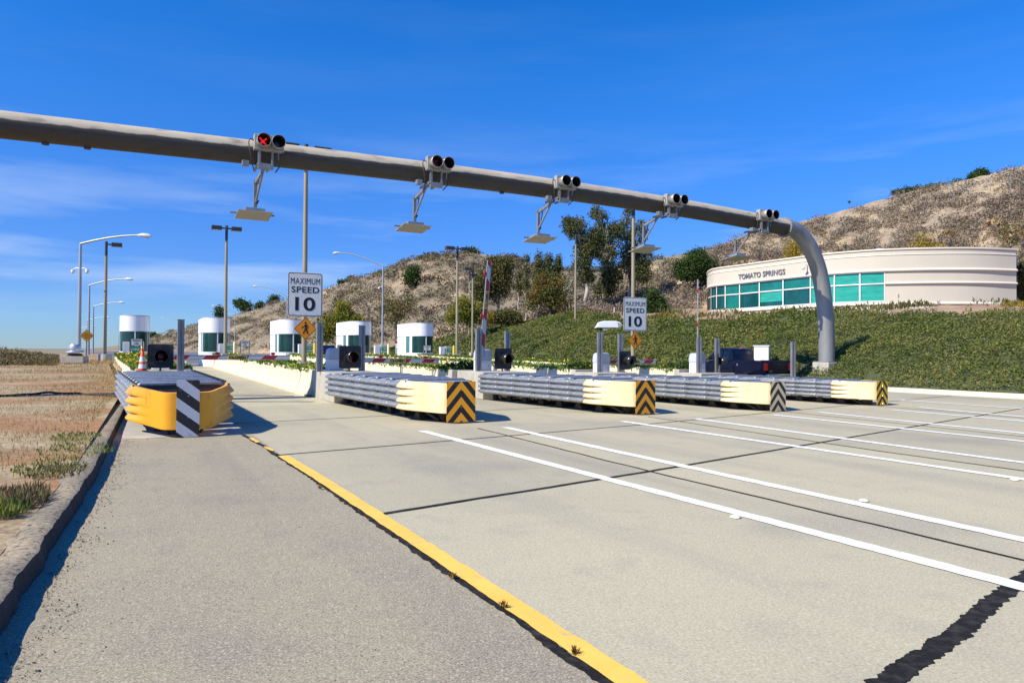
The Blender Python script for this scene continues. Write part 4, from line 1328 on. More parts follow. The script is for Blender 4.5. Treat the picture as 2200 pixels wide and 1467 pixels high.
def rrect(w_, h_, r, n=5):
    out = []
    for cx_, cz_, a0 in ((w_ / 2 - r, h_ / 2 - r, 0), (-w_ / 2 + r, h_ / 2 - r, 90), (-w_ / 2 + r, -h_ / 2 + r, 180), (w_ / 2 - r, -h_ / 2 + r, 270)):
        for j in range(n):
            a = rad(a0 + j * 90 / (n - 1)); out.append((cx_ + r * math.cos(a), cz_ + r * math.sin(a)))
    return out


def ring_frame(mb, out, inn, y0, y1):
    n = len(out)
    for y in (y0,):
        mb.add([(a, y, b) for a, b in out] + [(a, y, b) for a, b in inn], [(i, (i + 1) % n, (i + 1) % n + n, i + n) for i in range(n)])


def speed_sign(loc, label, W, H, rz):
    t = thing('speed_sign', label, 'speed limit sign', loc, rz, 'MAXIMUM SPEED 10 signs on the light poles')
    mb = MB(); mb.prism(rrect(W, H, .09), lambda a, b, d: (a, d, b), -.006, 0)
    mb.build('plate', M_signw, t)
    mb = MB()
    mb.prism(rrect(W - .045, H - .045, .075), lambda a, b, d: (a, d, b), -.0085, -.0065)
    bd = mb.build('border', M_ink, t)
    mb = MB(); mb.prism(rrect(W - .10, H - .10, .055), lambda a, b, d: (a, d, b), -.011, -.009)
    mb.build('face', M_signw, bd)
    mb = MB()
    put_text(mb, 'MAXIMUM', H * .20, 0, H * .305, -.0125, bold=.0, width=W * .84, spacing=1.12)
    put_text(mb, 'SPEED', H * .19, 0, H * .11, -.0125, bold=.006, width=W * .80, spacing=1.08)
    put_text(mb, '10', H * .42, 0, -H * .215, -.0125, bold=.016, width=W * .58)
    mb.build('lettering', M_ink, t)
    mb = MB(); mb.box(-W * .3, W * .3, .002, .03, H * .28, H * .33); mb.box(-W * .3, W * .3, .002, .03, -H * .33, -H * .28); mb.box(-.1, .1, .03, .08, H * .27, H * .34); mb.box(-.1, .1, .03, .08, -H * .34, -H * .27)
    mb.build('mounting_bar', M_galvd, t)
    mb = MB()
    for x, z in ((0, .02), (-.36, -.44), (.36, -.44), (0, -.44), (-.36, .46), (.36, .46)):
        mb.lathe([(.012, 0), (.010, .005), (0, .007)], n=8)
        for q in range(len(mb.v) - 24, len(mb.v)):
            v = mb.v[q]; mb.v[q] = (x * W + v[0], -.0125 - v[2], z * H + v[1])
    mb.build('bolts', M_steel, t)
    return t


def ped_sign(loc, label, D_, rz):
    t = thing('pedestrian_sign', label, 'warning sign', loc, rz, 'orange pedestrian diamonds on the light poles')
    h = D_ / 2

    def dia(s): return [(0, s), (-s, 0), (0, -s), (s, 0)]
    mb = MB(); mb.prism(dia(h), lambda a, b, d: (a, d, b), -.005, 0)
    mb.build('plate', M_orange, t, bevel=.003)
    mb = MB(); ring_frame(mb, dia(h * .955), dia(h * .90), -.0075, 0)
    mb.build('border', M_ink, t)
    k = D_ * .0052
    limbs = [[(-3, 34), (4, 36), (12, 33), (13, 4), (-2, 4), (-4, 14)],                      # trunk
             [(-3, 34), (-20, 17), (-33, 12), (-34, 6), (-17, 9), (-2, 22)],                  # forward arm
             [(12, 33), (22, 26), (25, 4), (19, 3), (17, 20), (11, 24)],                     # rear arm
             [(-2, 6), (6, 6), (2, -12), (-14, -44), (-23, -42), (-9, -12)],                  # rear leg
             [(5, 6), (13, 6), (15, -10), (25, -43), (16, -45), (5, -14)]]                    # front leg
    mb = MB()
    for q, L_ in enumerate(limbs):
        mb.prism([(a * k, b * k) for a, b in L_], lambda a, b, d: (a, d, b), -.010 - q * .0003, -.0055)
    mb.prism([(1 * k + 9 * k * math.cos(j * .4189), 48 * k + 9 * k * math.sin(j * .4189)) for j in range(15)], lambda a, b, d: (a, d, b), -.012, -.0055)
    mb.build('walking_figure', M_ink, t)
    mb = MB(); mb.box(-.04, .04, 0.001, .07, -h * .5, h * .5)
    mb.build('mounting_bar', M_galvd, t)
    return t


# ------------------------------------------------------------------ light poles
PG = 'square-headed light poles of the toll plaza'


def light_pole(px, py_top, Y, base_z, heads, label, r=.075, base=True, hlen=.62, X=None, hrot=0.0):
    p = at(px, py_top, Y=Y)
    t = thing('light_pole', label, 'light pole', (p[0], p[1], base_z), 0, PG)
    h = p[2] - base_z
    mb = MB(); mb.tube([(0, 0, .0), (0, 0, h * .5), (0, 0, h)], [r * 1.25, r * 1.1, r * .9], 14)
    mb.build('pole', M_tan, t, smooth=50)
    mb = MB(); mb.tube([(0, 0, h - .9), (0, 0, h + .06)], r * .95, 14)
    mb.build('dark_top', M_lamp, t, smooth=50)
    for s in heads:
        mb = MB()
        mb.bar((0, 0, h - .12), (s * .32, 0, h - .12), .09, .09)
        x0, x1 = (s * .30, s * (.30 + hlen))
        mb.prism([(-.20, -.13), (.20, -.13), (.20, .10), (.16, .13), (-.16, .13), (-.20, .10)], lambda a, b, d: (d, a, h - .12 + b), min(x0, x1), max(x0, x1))
        hd = mb.build('lamp_head', M_lamp, t, bevel=.012)
        mb = MB(); mb.box(min(x0, x1) + .05, max(x0, x1) - .05, -.16, .16, h - .262, h - .251)
        mb.build('lens', pm('lamp_lens', (.45, .42, .36), None, rough=.25), hd)
    if base:
        mb = MB(); mb.box(-.24, .24, -.24, .24, -.02, .30)
        mb.build('concrete_base', M_conc, t, bevel=.03)
        mb = MB(); mb.box(-.17, .17, -.17, .17, .30, .33); mb.build('base_plate', M_tan, t)
    return t, p


_, sp1 = light_pole(658, 314, 28.6, WH - .16 + road_z(28.6), (-1, 1), "tan light pole with two dark heads, carrying the large speed sign on the near island", r=.085, hlen=.66)
_, sp2 = light_pole(1361, 425, 27.9, WH - .15, (1, -1), "tan light pole carrying the small speed sign near the planted slope", r=.085)
for sp, px, py, W, Hh, lab, ppy, pl in ((sp1, 656, 633, 1.34, 1.72, "large white MAXIMUM SPEED 10 sign on the pole of the near island", 706, "large orange pedestrian diamond under the bigger speed sign"),
                                         (sp2, 1364, 675, 1.36, 1.64, "smaller looking white MAXIMUM SPEED 10 sign in front of the green slope", 731, "small orange pedestrian diamond in front of the green slope")):
    y = sp[1] - .17
    p = at(px, py, Y=y); speed_sign((sp[0] - .0 if px > 1000 else p[0], y, p[2]), lab, W, Hh, rad(0 if px < 1000 else -2))
    p = at(px, ppy, Y=y - .0); ped_sign((sp[0] if px > 1000 else p[0], y, p[2]), pl, .90, 0)
light_pole(487, 487, 50, WH + road_z(50) - .15, (-1, 1), "tan twin-headed light pole rising behind the second white booth", r=.09)
light_pole(983, 531, 51.4, WH + road_z(51) - .15, (-1, 1), "tan twin-headed light pole in front of the hill crest, right of the last booth", r=.09, hlen=.7)
light_pole(1016, 576, 63.0, emb_z(29.4, 63), (-1,), "tan single-headed light pole between the twin-headed pole and the raised arm", r=.09)
light_pole(1009, 588, 74.0, emb_z(34, 74), (1,), "thin tan light pole partly hidden behind another single-headed pole", r=.08)
light_pole(868, 626, 118, 3.4, (1,), "small distant light pole at the foot of the hill", r=.09, base=False)
p = at(1237, 520, Y=56)
light_pole(1237, 505, 56, emb_z(p[0], 56), (1,), "tall tan pole standing on the slope crest with its top in the eucalyptus", r=.085, base=False)
_, p = light_pole(228.5, 521, 54, 1.25, (1,), "single-headed light pole on a round concrete base at the field edge", r=.09, base=False)
mb = MB(); mb.lathe([(.40, 0), (.40, .60), (.38, .64), (0, .645)], n=28)
o = mb.build('pole_base', M_conc, None, smooth=40); o.location = (p[0], p[1], .62)
tag(o, 'round concrete base under the single-headed pole at the field edge', 'concrete base')

# street lamps with curved arms
SL = 'curved-arm street lamps along the highway'


def cobra(px_b, px_t, py_t, dep, arm_px, arm_dy, label, base_z, cams=False, cam_py=None):
    top = at(px_t, py_t, dep=dep)
    t = thing('street_lamp', label, 'street lamp', (top[0], top[1], base_z), -YAW, SL)
    h = top[2] - base_z
    k = dep / F
    ax = arm_px * k; az_ = -arm_dy * k
    mb = MB(); mb.tube([(0, 0, 0), (0, 0, h * .5), (0, 0, h)], [.13, .105, .08], 12)
    mb.build('pole', M_galp, t, smooth=50)
    mb = MB()
    pts = [(ax * u, 0, az_ * math.sin(min(1, u * 1.06) * math.pi / 2) ** .95 + h) for u in np.linspace(0, .93, 12)]
    mb.tube(pts, [.075 - .02 * i / 11 for i in range(12)], 8)
    mb.build('curved_arm', M_galp, t, smooth=50)
    s = 1 if ax > 0 else -1
    mb = MB(); q = pts[-1]
    mb.tube([(q[0] - s * .05, 0, q[2]), (q[0] + s * .25, 0, q[2] + .02), (q[0] + s * .6, 0, q[2] - .02), (q[0] + s * .8, 0, q[2] - .06)], [.06, .13, .15, .09], 10)
    lm = mb.build('luminaire', pm('luminaire_grey', (.60, .64, .66), (.5, .54, .56), 5, .4), t, smooth=50)
    mb = MB(); mb.lathe([(0, -.18), (.08, -.15), (.12, -.06)], c=(q[0] + s * .62, 0, q[2]), n=12)
    mb.build('glass_bowl', pm('lamp_bowl', (.35, .37, .38), None, rough=.1), lm, smooth=50)
    if cams:
        cz = EYE + (at(px_t, cam_py, dep=dep)[2] - EYE) - base_z
        for sd_ in ((-1, 1) if cams == 2 else (-1,)):
            mb = MB(); mb.tube([(0, 0, cz), (sd_ * .25, 0, cz + .03), (sd_ * .42, 0, cz - .06), (sd_ * .44, 0, cz - .14)], .035, 8)
            mb.lathe([(0, .16), (.10, .14), (.12, .04), (.11, -.02), (.07, -.09), (0, -.12)], c=(sd_ * .46, 0, cz - .22), n=14)
            mb.build('dome_camera', M_white, t, smooth=40)
    return t


cobra(165, 173, 524, 46, 133, -19, "tall curved-arm street lamp with two white dome cameras, behind the silver vent", .75, 2, 577)
cobra(188, 192, 613, 76, 82, -14, "curved-arm street lamp, second from the front on the left roadside", .75)
cobra(199, 201, 658, 107, 58, -9, "curved-arm street lamp, third from the front on the left roadside", .75)
cobra(187, 188, 688, 146, 42, -7, "curved-arm street lamp far off, directly above the yellow diamond sign", .75)
cobra(170, 171, 707, 185, 30, -6, "very distant curved-arm lamp whose arm starts behind the tall lamp pole", .75)
cobra(826, 823, 573, 84, -100, -29, "curved-arm street lamp with arm reaching left before the hill, with a small camera", 1.6, 1, 616)
cobra(616, 616, 637, 125, -67, -22, "curved-arm street lamp with arm reaching left, half hidden by the large speed sign", .8)
cobra(505, 505, 671, 175, -47, -14, "distant curved-arm lamp with arm reaching left, just right of the second booth", .8)
cobra(385, 385, 689, 235, -35, -6, "distant curved-arm lamp with arm reaching left, behind the leftmost steel post", .8)
cobra(309, 309, 722, 300, -20, -6, "tiny distant curved-arm lamp behind the first white booth", .8)
cobra(255, 255, 720, 320, -20, -4, "tiny distant curved-arm lamp left of the first white booth, facing left", .8)

# silver roof vent on its block, at the field edge
p = at(161, 779, dep=42)
t = thing('roof_vent', 'silver stacked metal vent on a square concrete block in the dirt field', 'vent', (p[0], p[1], p[2] - .03), -YAW + rad(14))
mb = MB(); mb.box(-.58, .58, -.5, .5, 0, .41); mb.build('block', M_conc, t, bevel=.02)
mb = MB(); mb.lathe([(.42, .41), (.42, .47), (.36, .50), (.36, .60)], n=28); mb.build('neck', M_steel, t, smooth=40)
mb = MB(); mb.lathe([(.40, .585), (.50, .58), (.51, .64), (.46, .70), (.40, .74), (.36, .74)], n=32); mb.build('skirt', M_silver, t, smooth=40)
mb = MB(); mb.lathe([(.35, .72), (.36, .76), (.36, .88), (.34, .90), (.34, .92), (.33, 1.02), (.27, 1.10), (.12, 1.12), (0, 1.12)], n=32); mb.build('hood', M_silver, t, smooth=40)

# yellow diamond sign
p = at(186.5, 721, dep=58)
t = thing('warning_sign', 'amber diamond sign reading ROAD NARROWS 1 MILE on a post beside the far left roadside', 'warning sign', (p[0], p[1], p[2]), rad(4))
mb = MB(); mb.prism([(0, .52), (-.52, 0), (0, -.52), (.52, 0)], lambda a, b, d: (a, d, b), -.006, 0); mb.build('plate', M_amber, t)
mb = MB(); ring_frame(mb, [(0, .5), (-.5, 0), (0, -.5), (.5, 0)], [(0, .475), (-.475, 0), (0, -.475), (.475, 0)], -.008, 0); mb.build('border', M_ink, t)
mb = MB(); put_text(mb, 'ROAD', .13, 0, .16, -.009, bold=.002); put_text(mb, 'NARROWS', .125, 0, 0, -.009, bold=.002, width=.74); put_text(mb, '1 MILE', .12, 0, -.16, -.009, bold=.002)
mb.build('lettering', pm('brown_ink', (.16, .07, .01), None), t)
mb = MB(); mb.box(-.05, .05, .003, .09, .65 - p[2], .45); mb.build('post', M_galvd, t)

# ------------------------------------------------------------------ toll booths
BR = .95


def outline(s=1.0, n=14, back=4.7):
    a = [(-BR * s, back)] + [(BR * s * math.cos(q), BR + BR * s * math.sin(q)) for q in np.linspace(math.pi, 2 * math.pi, n)] + [(BR * s, back)]
    return a


def arc_panel(mb, a0, a1, r, z0, z1, n=6):
    mb.sheet([[(r * math.cos(q), BR + r * math.sin(q), z) for q in np.linspace(a0, a1, n)] for z in (z0, z1)])


def booth():
    t = thing('toll_booth', 'x', 'toll booth', group='white round-fronted toll booths')
    up = lambda a, b, d: (a, b, d)
    mb = MB(); mb.prism(outline(1.0), up, 0, 1.06); mb.build('lower_wall', M_booth, t, smooth=30)
    mb = MB(); mb.prism(outline(1.03, back=4.73), up, 1.06, 1.11); mb.build('sill', M_booth, t, smooth=30)
    mb = MB(); mb.prism(outline(1.02, back=4.72), up, 2.56, 3.66); mb.build('roof_band', M_booth, t, smooth=30)
    mb = MB(); mb.prism(outline(1.028, back=4.725), up, 2.53, 2.565); mb.prism(outline(1.026, back=4.724), up, 3.64, 3.675); mb.build('band_edge', M_grey, t, smooth=30)
    mb = MB(); mb.prism(outline(.9, back=4.6), up, 3.66, 3.70); mb.build('roof', M_grey, t)
    mb = MB()
    for s in (-1, 1):
        mb.box(min(s * BR, s * (BR - .06)), max(s * BR, s * (BR - .06)), 2.45, 4.7, 1.11, 2.56)
        mb.box(min(s * BR, s * (BR - .08)), max(s * BR, s * (BR - .08)), .98, 1.5, 1.11, 2.56)
    mb.box(-BR + .06, BR - .06, 4.64, 4.7, 1.11, 2.56)
    mb.build('side_wall', M_booth, t)
    for s in (-1, 1):
        mb = MB(); x = s * (BR - .03); mb.box(x - .01, x + .01, 1.5, 2.45, 1.11, 2.56); mb.build('side_window', M_glassb, t)
        a0, a1 = (math.pi + .05, 1.5 * math.pi - .03) if s < 0 else (1.5 * math.pi + .05, 2 * math.pi - .05)
        mb = MB(); arc_panel(mb, a0, a1, BR - .03, 1.11, 2.56, 10); mb.build('front_window', M_glass, t, smooth=40)
    for a in (1.5 * math.pi + .01, math.pi + .02, 2 * math.pi - .02):
        mb = MB()
        x, y = (BR - .02) * math.cos(a), BR + (BR - .02) * math.sin(a)
        mb.box(x - .035, x + .035, y - .03, y + .05, 1.11, 2.56)
        mb.build('mullion', M_booth, t)
    mb = MB(); mb.box(-.5, .5, .9, 1.4, 1.11, 1.3); mb.box(.2, .5, 1.2, 1.6, 1.3, 1.7)
    mb.build('counter', M_grey, t)
    return t


BL = ["white toll booth nearest the dirt field, behind the yellow flowers", "white toll booth above the closed arm of the nearest lane", "white toll booth partly hidden by the large pedestrian sign",
      "white toll booth partly hidden by a steel post and black beacon", "white toll booth farthest along the row, against the green slope"]
bt = booth()
for k in range(5):
    x = [0.13, 5.58, 11.08, 16.6, 22.15][k]; loc = (x, 57.2, road_z(57.2) - .02)
    if k == 0: bt.location = loc; bt['label'] = BL[0]
    else: dup(bt, BL[k], loc)


def fare_machine():
    t = thing('fare_machine', 'x', 'fare machine', group='striped fare machines beside the booths')
    mb = MB(); mb.box(-.28, .28, 0, .45, 0, 1.10); mb.build('cabinet', M_grey, t, bevel=.015)
    mb = MB()
    for z0, z1 in ((.62, .88), (.28, .46), (.10, .2)):
        mb.box(-.27, .27, -.006, -.001, z0, z1)
    mb.build('green_bands', M_green, t)
    mb = MB(); mb.box(-.05, .18, -.010, -.0065, .74, .775); mb.box(-.02, .05, -.010, -.0065, .50, .54); mb.build('marking', M_white, t)
    mb = MB(); mb.box(-.78, -.36, .05, .4, 0, 1.05); mb.build('white_cabinet', M_white, t, bevel=.02)
    return t


fm = fare_machine()
FM = [(291, 733), (495, 737), (664, 738), (826, 741), (965, 744)]
FLB = ["green and grey striped fare machine beside the leftmost booth, behind the cone", "green and grey striped fare machine beside the booth above the nearest closed arm",
       "green and grey striped fare machine with bright yellow bollard, right of the large pedestrian sign", "green and grey striped fare machine right of the second beacon", "green and grey striped fare machine with yellow bollard, right of the last booth"]
bo = None
BOL = [(306, 733, "pale cream bollard beside the leftmost fare machine"), (504, 734, "pale cream bollard beside the fare machine above the nearest closed arm"), (676, 737, "bright yellow bollard just left of a steel post, near the large pedestrian sign"),
       (834.5, 739, "pale cream bollard right of the fare machine behind the second closed arm"), (975, 742, "bright yellow bollard right of the last fare machine")]
for k in range(5):
    p = at(FM[k][0], FM[k][1], Y=56.6); base = p[2] - 1.10
    if k == 0: fm.location = (p[0], p[1], base); fm['label'] = FLB[0]
    else: dup(fm, FLB[k], (p[0], p[1], base))
    p = at(BOL[k][0], BOL[k][1], Y=56.3)
    mb = MB(); mb.lathe([(.095, 0), (.095, 1.12), (.08, 1.18), (.04, 1.205), (0, 1.21)], n=14)
    o = mb.build('bollard', M_bollcr if k in (0, 1, 3) else M_bollard, None, smooth=40); o.location = (p[0], p[1], p[2] - 1.21)
    tag(o, BOL[k][2], 'bollard', 'bollards beside the fare machines')

# small notice signs on two legs
NB = [(293.5, 735, 47, "white notice board on two legs before the leftmost booth window"), (526.5, 738.5, 55, "white notice board on two legs against the hillside, right of the second booth"),
      (733, 746, 60, "brown-backed notice board on two legs left of the fourth booth"), (918, 747.5, 52, "white notice board on two legs in front of the last booth")]
for i, (px, py, Y, lab) in enumerate(NB):
    p = at(px, py, Y=Y)
    t = thing('notice_sign', lab, 'notice sign', (p[0], p[1], p[2]), 0, 'small notice boards on two legs')
    w_ = .60
    mb = MB(); mb.box(-w_ / 2, w_ / 2, -.01, .01, -.21, .21); mb.build('frame', M_ink if i != 2 else M_bark, t)
    mb = MB(); mb.box(-w_ / 2 + .03, w_ / 2 - .03, -.016, -.0105, -.18, .18); fc = mb.build('face', M_signw if i != 2 else pm('brown_back', (.32, .19, .13), (.25, .16, .11), 4), t)
    if i != 2:
        mb = MB()
        for q, (z, ww) in enumerate(((.12, .46), (.05, .40), (-.03, .12), (-.10, .26))):
            mb.box(-ww / 2, ww / 2, -.019, -.0165, z - .018, z + .018)
        mb.build('text_lines', M_ink, fc)
    mb = MB()
    for s in (-1, 1): mb.box(s * w_ / 2 - .025, s * w_ / 2 + .025, .011, .05, -p[2] + .9, .21)
    mb.build('legs', M_galvd, t)

# little lane light on a stalk by the far lane
p = at(853, 742, Y=70)
t = thing('small_signal', 'small post with red flag hood and two round lamps left of the last booth', 'signal', (p[0], p[1], p[2]), 0)
mb = MB(); mb.tube([(-.08, 0, -.9), (-.08, 0, .15)], .05, 8); mb.build('post', M_white, t, smooth=40)
for z in (.10, -.18):
    mb = MB(); mb.lathe([(.13, 0), (.13, .16), (.0, .16)], n=14); mb.v = [(a + .06, -c, b + z) for a, b, c in mb.v]; mb.build('lamp', M_black, t, smooth=40)
    mb = MB(); mb.lathe([(.0, .17), (.10, .165), (.12, .02)], n=14, a0=1.6, a1=4.2); mb.v = [(a + .03, -c, b + z) for a, b, c in mb.v]; mb.build('visor', M_white, t, smooth=40)
mb = MB(); mb.add([(-.2, -.05, .22), (.1, -.05, .18), (.12, .1, .30), (-.05, .1, .42), (-.22, .05, .36)], [(0, 1, 2, 3, 4)]); mb.build('red_hood', M_red, t, solid=.03)

def hit(px, py, d0=20.0, d1=260.0):
    """first terrain point along the line of sight of a pixel"""
    d = d0
    while d < d1:
        q = at(px, py, dep=d)
        if terrain_z(q[0], q[1]) >= q[2]: return q
        d += .25
    return at(px, py, dep=d1)


# ------------------------------------------------------------------ curved office building
BZ0, BZ1 = 5.60, 10.20
tab = [(1518.5, 78.5), (1520.5, 75.5), (1528, 73.4), (1540, 72.2), (1560, 71.0), (1589, 69.6), (1632, 67.3), (1683, 64.9), (1742, 62.4), (1793, 60.7), (1847, 59.4), (1900, 58.5), (1980, 57.7), (2065, 57.3), (2130, 57.4), (2184, 57.9)]
tp = np.array([a for a, b in tab]); td = np.array([b for a, b in tab])
ctrl = np.array([at(a, 757, dep=b)[:2] for a, b in tab])


def cat(P, n=6):
    out = []
    for i in range(len(P) - 1):
        p0 = P[max(i - 1, 0)]; p1 = P[i]; p2 = P[i + 1]; p3 = P[min(i + 2, len(P) - 1)]
        for u in np.linspace(0, 1, n, endpoint=False):
            out.append(.5 * ((2 * p1) + (-p0 + p2) * u + (2 * p0 - 5 * p1 + 4 * p2 - p3) * u ** 2 + (-p0 + 3 * p1 - 3 * p2 + p3) * u ** 3))
    out.append(P[-1]); return np.array(out)


CV = cat(ctrl)
tg = np.gradient(CV, axis=0); tg /= np.linalg.norm(tg, axis=1)[:, None]
NV = np.stack([tg[:, 1], -tg[:, 0]], 1)      # outward: towards the road
if (NV[len(NV) // 2] @ (-CV[len(CV) // 2])) < 0: NV = -NV
PXC = CX + F * np.tan(np.arctan2(CV[:, 0], CV[:, 1]) - YAW)
BX0, BY0 = CV[len(CV) // 2]


def cpt(px, off=0.0):
    x = np.interp(px, PXC, CV[:, 0]); y = np.interp(px, PXC, CV[:, 1])
    nx = np.interp(px, PXC, NV[:, 0]); ny = np.interp(px, PXC, NV[:, 1])
    return x + nx * off - BX0, y + ny * off - BY0


bt_ = thing('office_building', 'long low cream building with a curved front, teal window band and TOMATO SPRINGS lettering', 'building', (BX0, BY0, BZ0))
ALLPX = [p for p in PXC]


def band(mb, pxs, z0, z1, off, depth=.0):
    rows = []
    for z, o in ((z0, off - depth), (z0, off), (z1, off), (z1, off - depth)):
        rows.append([(*cpt(p, o), z - BZ0) for p in pxs])
    mb.sheet(rows)


W0, W1 = 1521.5, 1901.0
pw = [p for p in ALLPX if p > W1]; pl = [p for p in ALLPX if W0 <= p <= W1]
ZW0, ZWM, ZW1 = 5.93, 7.36, 8.32
mb = MB()
band(mb, [W1] + pw, 5.0, ZW1, 0, .3)
band(mb, ALLPX, ZW1, BZ1 - .45, 0, .3)
band(mb, [ALLPX[0]] + pl + [W1], 5.0, ZW0, 0, .3)
band(mb, ALLPX, BZ1 - .45, BZ1, -.04, .3)
# back and end walls, roof deck
bk0 = at(1545, 757, dep=95)[:2] - np.array([BX0, BY0]); bk1 = at(2195, 757, dep=84)[:2] - np.array([BX0, BY0])
e0 = np.array(cpt(ALLPX[0], -.02)); e1 = np.array(cpt(ALLPX[-1], -.02))
for a, b in ((e1, bk1), (bk1, bk0), (bk0, e0)):
    mb.add([(a[0], a[1], -.6), (b[0], b[1], -.6), (b[0], b[1], BZ1 - BZ0 - .01), (a[0], a[1], BZ1 - BZ0 - .01)], [(0, 1, 2, 3)])
mb.build('wall', M_stucco, bt_, smooth=35, fix=False)
mb = MB()
roof = [tuple(cpt(p, -.06)) for p in ALLPX] + [tuple(bk1), tuple(bk0)]
mb.add([(a, b, BZ1 - BZ0 - .25) for a, b in roof], [tuple(range(len(roof)))])
mb.build('roof', M_grey, bt_)
mb = MB()
band(mb, ALLPX, BZ1 - .09, BZ1 + .03, .05, .4)
mb.build('coping', M_trim, bt_, smooth=35, fix=False)
for z0, z1, pxs, o in ((8.36, 8.56, ALLPX, .16), (7.30, 7.48, [W1] + pw, .15), (5.62, 5.82, ALLPX, .13), (BZ1 - .52, BZ1 - .45, ALLPX, .04)):
    mb = MB()
    rows = []
    for z, oo in ((z0, 0), (z0, o), (z0 + (z1 - z0) * .35, o * 1.15), (z0 + (z1 - z0) * .6, o * .7), (z1, o * .55), (z1, 0)):
        rows.append([(*cpt(p, oo), z - BZ0) for p in pxs])
    mb.sheet(rows); mb.build('moulding', M_trim, bt_, smooth=50, fix=False)
mb = MB()
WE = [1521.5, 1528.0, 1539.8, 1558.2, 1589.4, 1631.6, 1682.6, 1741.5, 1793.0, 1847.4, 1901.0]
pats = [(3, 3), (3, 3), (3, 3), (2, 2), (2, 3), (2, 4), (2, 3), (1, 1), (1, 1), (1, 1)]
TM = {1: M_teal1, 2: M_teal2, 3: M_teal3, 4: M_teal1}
for i in range(10):
    a, b = WE[i], WE[i + 1]; m_ = (b - a)
    pxs = list(np.linspace(a, b, 6))
    for r, (z0, z1) in enumerate(((ZW0 + .03, ZWM - .05), (ZWM + .05, ZW1 - .03))):
        f = MB()
        # frame: head, foot and the left mullion
        d_ = .055 / max(.2, (math.dist(cpt(a), cpt(b)))) * m_
        band(f, pxs, z0 - .06, z0, .03, .12); band(f, pxs, z1, z1 + .06, .03, .12)
        band(f, [a, a + d_], z0, z1, .035, .12); band(f, [b - d_, b], z0, z1, .035, .12)
        fr = f.build('window', M_trim if i < 3 else M_white, bt_, fix=False)
        g = MB(); k = pats[i][1 - r if r else 1] if False else (pats[i][0] if r else pats[i][1])
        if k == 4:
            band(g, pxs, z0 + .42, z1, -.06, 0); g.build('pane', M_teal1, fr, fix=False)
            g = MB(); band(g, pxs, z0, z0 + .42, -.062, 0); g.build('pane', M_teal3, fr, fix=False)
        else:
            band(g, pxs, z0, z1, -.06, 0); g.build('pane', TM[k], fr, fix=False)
v, f_ = text_mesh('TOMATO SPRINGS', 1.0, .012, .035, spacing=1.06)
mid = (v.max(0) + v.min(0)) / 2; ext = v.max(0) - v.min(0)
u = (v[:, 0] - v[:, 0].min()) / ext[0]
a_, b_ = 1587.0, 1687.5
pxv = np.interp(u, np.linspace(0, 1, 30), np.interp(np.linspace(0, 1, 30), np.linspace(0, 1, 2), [0, 1]))
arc = np.array([cpt(p) for p in np.linspace(a_, b_, 60)]); cl = np.concatenate([[0], np.cumsum(np.linalg.norm(np.diff(arc, axis=0), axis=1))])
pxv = np.interp(u * cl[-1], cl, np.linspace(a_, b_, 60))
mb = MB()
mb.add([(*cpt(p, .05 + q[2]), 9.02 + (q[1] - mid[1]) / ext[1] * .50 - BZ0) for p, q in zip(pxv, v)], f_)
mb.build('lettering', M_letter, bt_)
c = cpt(1735, .0); n_ = np.array(cpt(1735, 1.0)) - np.array(c)
mb = MB(); q = np.array(c)
mb.tube([(q[0], q[1], 9.35 - BZ0), (q[0] + n_[0] * .4, q[1] + n_[1] * .4, 9.38 - BZ0), (q[0] + n_[0] * .55, q[1] + n_[1] * .55, 9.25 - BZ0)], .05, 8)
mb.lathe([(0, .12), (.14, .10), (.17, 0), (.15, -.12), (.08, -.2), (0, -.22)], c=(q[0] + n_[0] * .6, q[1] + n_[1] * .6, 9.12 - BZ0), n=14)
mb.build('dome_camera', M_white, bt_, smooth=50)
mb = MB(); p = cpt(1895, -3)
mb.lathe([(.9, 4.55), (.85, 4.75), (.6, 4.95), (.25, 5.05), (0, 5.07)], c=(p[0], p[1], 0), n=18)
mb.build('skylight_dome', M_white, bt_, smooth=50)
mb = MB(); p = cpt(2085, -2.5); mb.tube([(p[0], p[1], 4.3), (p[0], p[1], 5.0), (p[0] - .15, p[1], 5.25), (p[0] - .5, p[1], 5.3)], .05, 8)
mb.build('vent_pipe', M_steel, bt_, smooth=50)
mb = MB(); mb.box(-.2, .2, -.02, .02, -.08, .08); o_ = mb.build('wall_light', M_trim, bt_); p = cpt(1931, .03); o_.location = (p[0], p[1], 6.4 - BZ0)

# white air-conditioning hood on the slope
p = hit(1309, 712)
t = thing('air_conditioner', 'white low air-conditioning hood with louvres half sunk in the green slope', 'air conditioner', (p[0], p[1], p[2] + .1), -YAW, scale=float((p[1] * math.cos(YAW) + p[0] * math.sin(YAW)) / 54))
mb = MB(); mb.box(-.55, .75, -.5, .5, -.35, .16); mb.build('base', M_white, t)
mb = MB()
mb.prism([(-1.08, .16), (1.08, .16), (1.02, .24), (.70, .62), (.4, .68), (-.5, .68), (-.82, .60)], lambda a, b, d: (a, d, b), -.6, .6)
mb.build('hood', M_white, t, bevel=.06)
mb = MB()
for i in range(6): mb.bar((.52 + i * .085, -.63, .60 - i * .045), (.60 + i * .085, -.63, .25), .02, .035)
mb.build('louvres', M_grey, t)

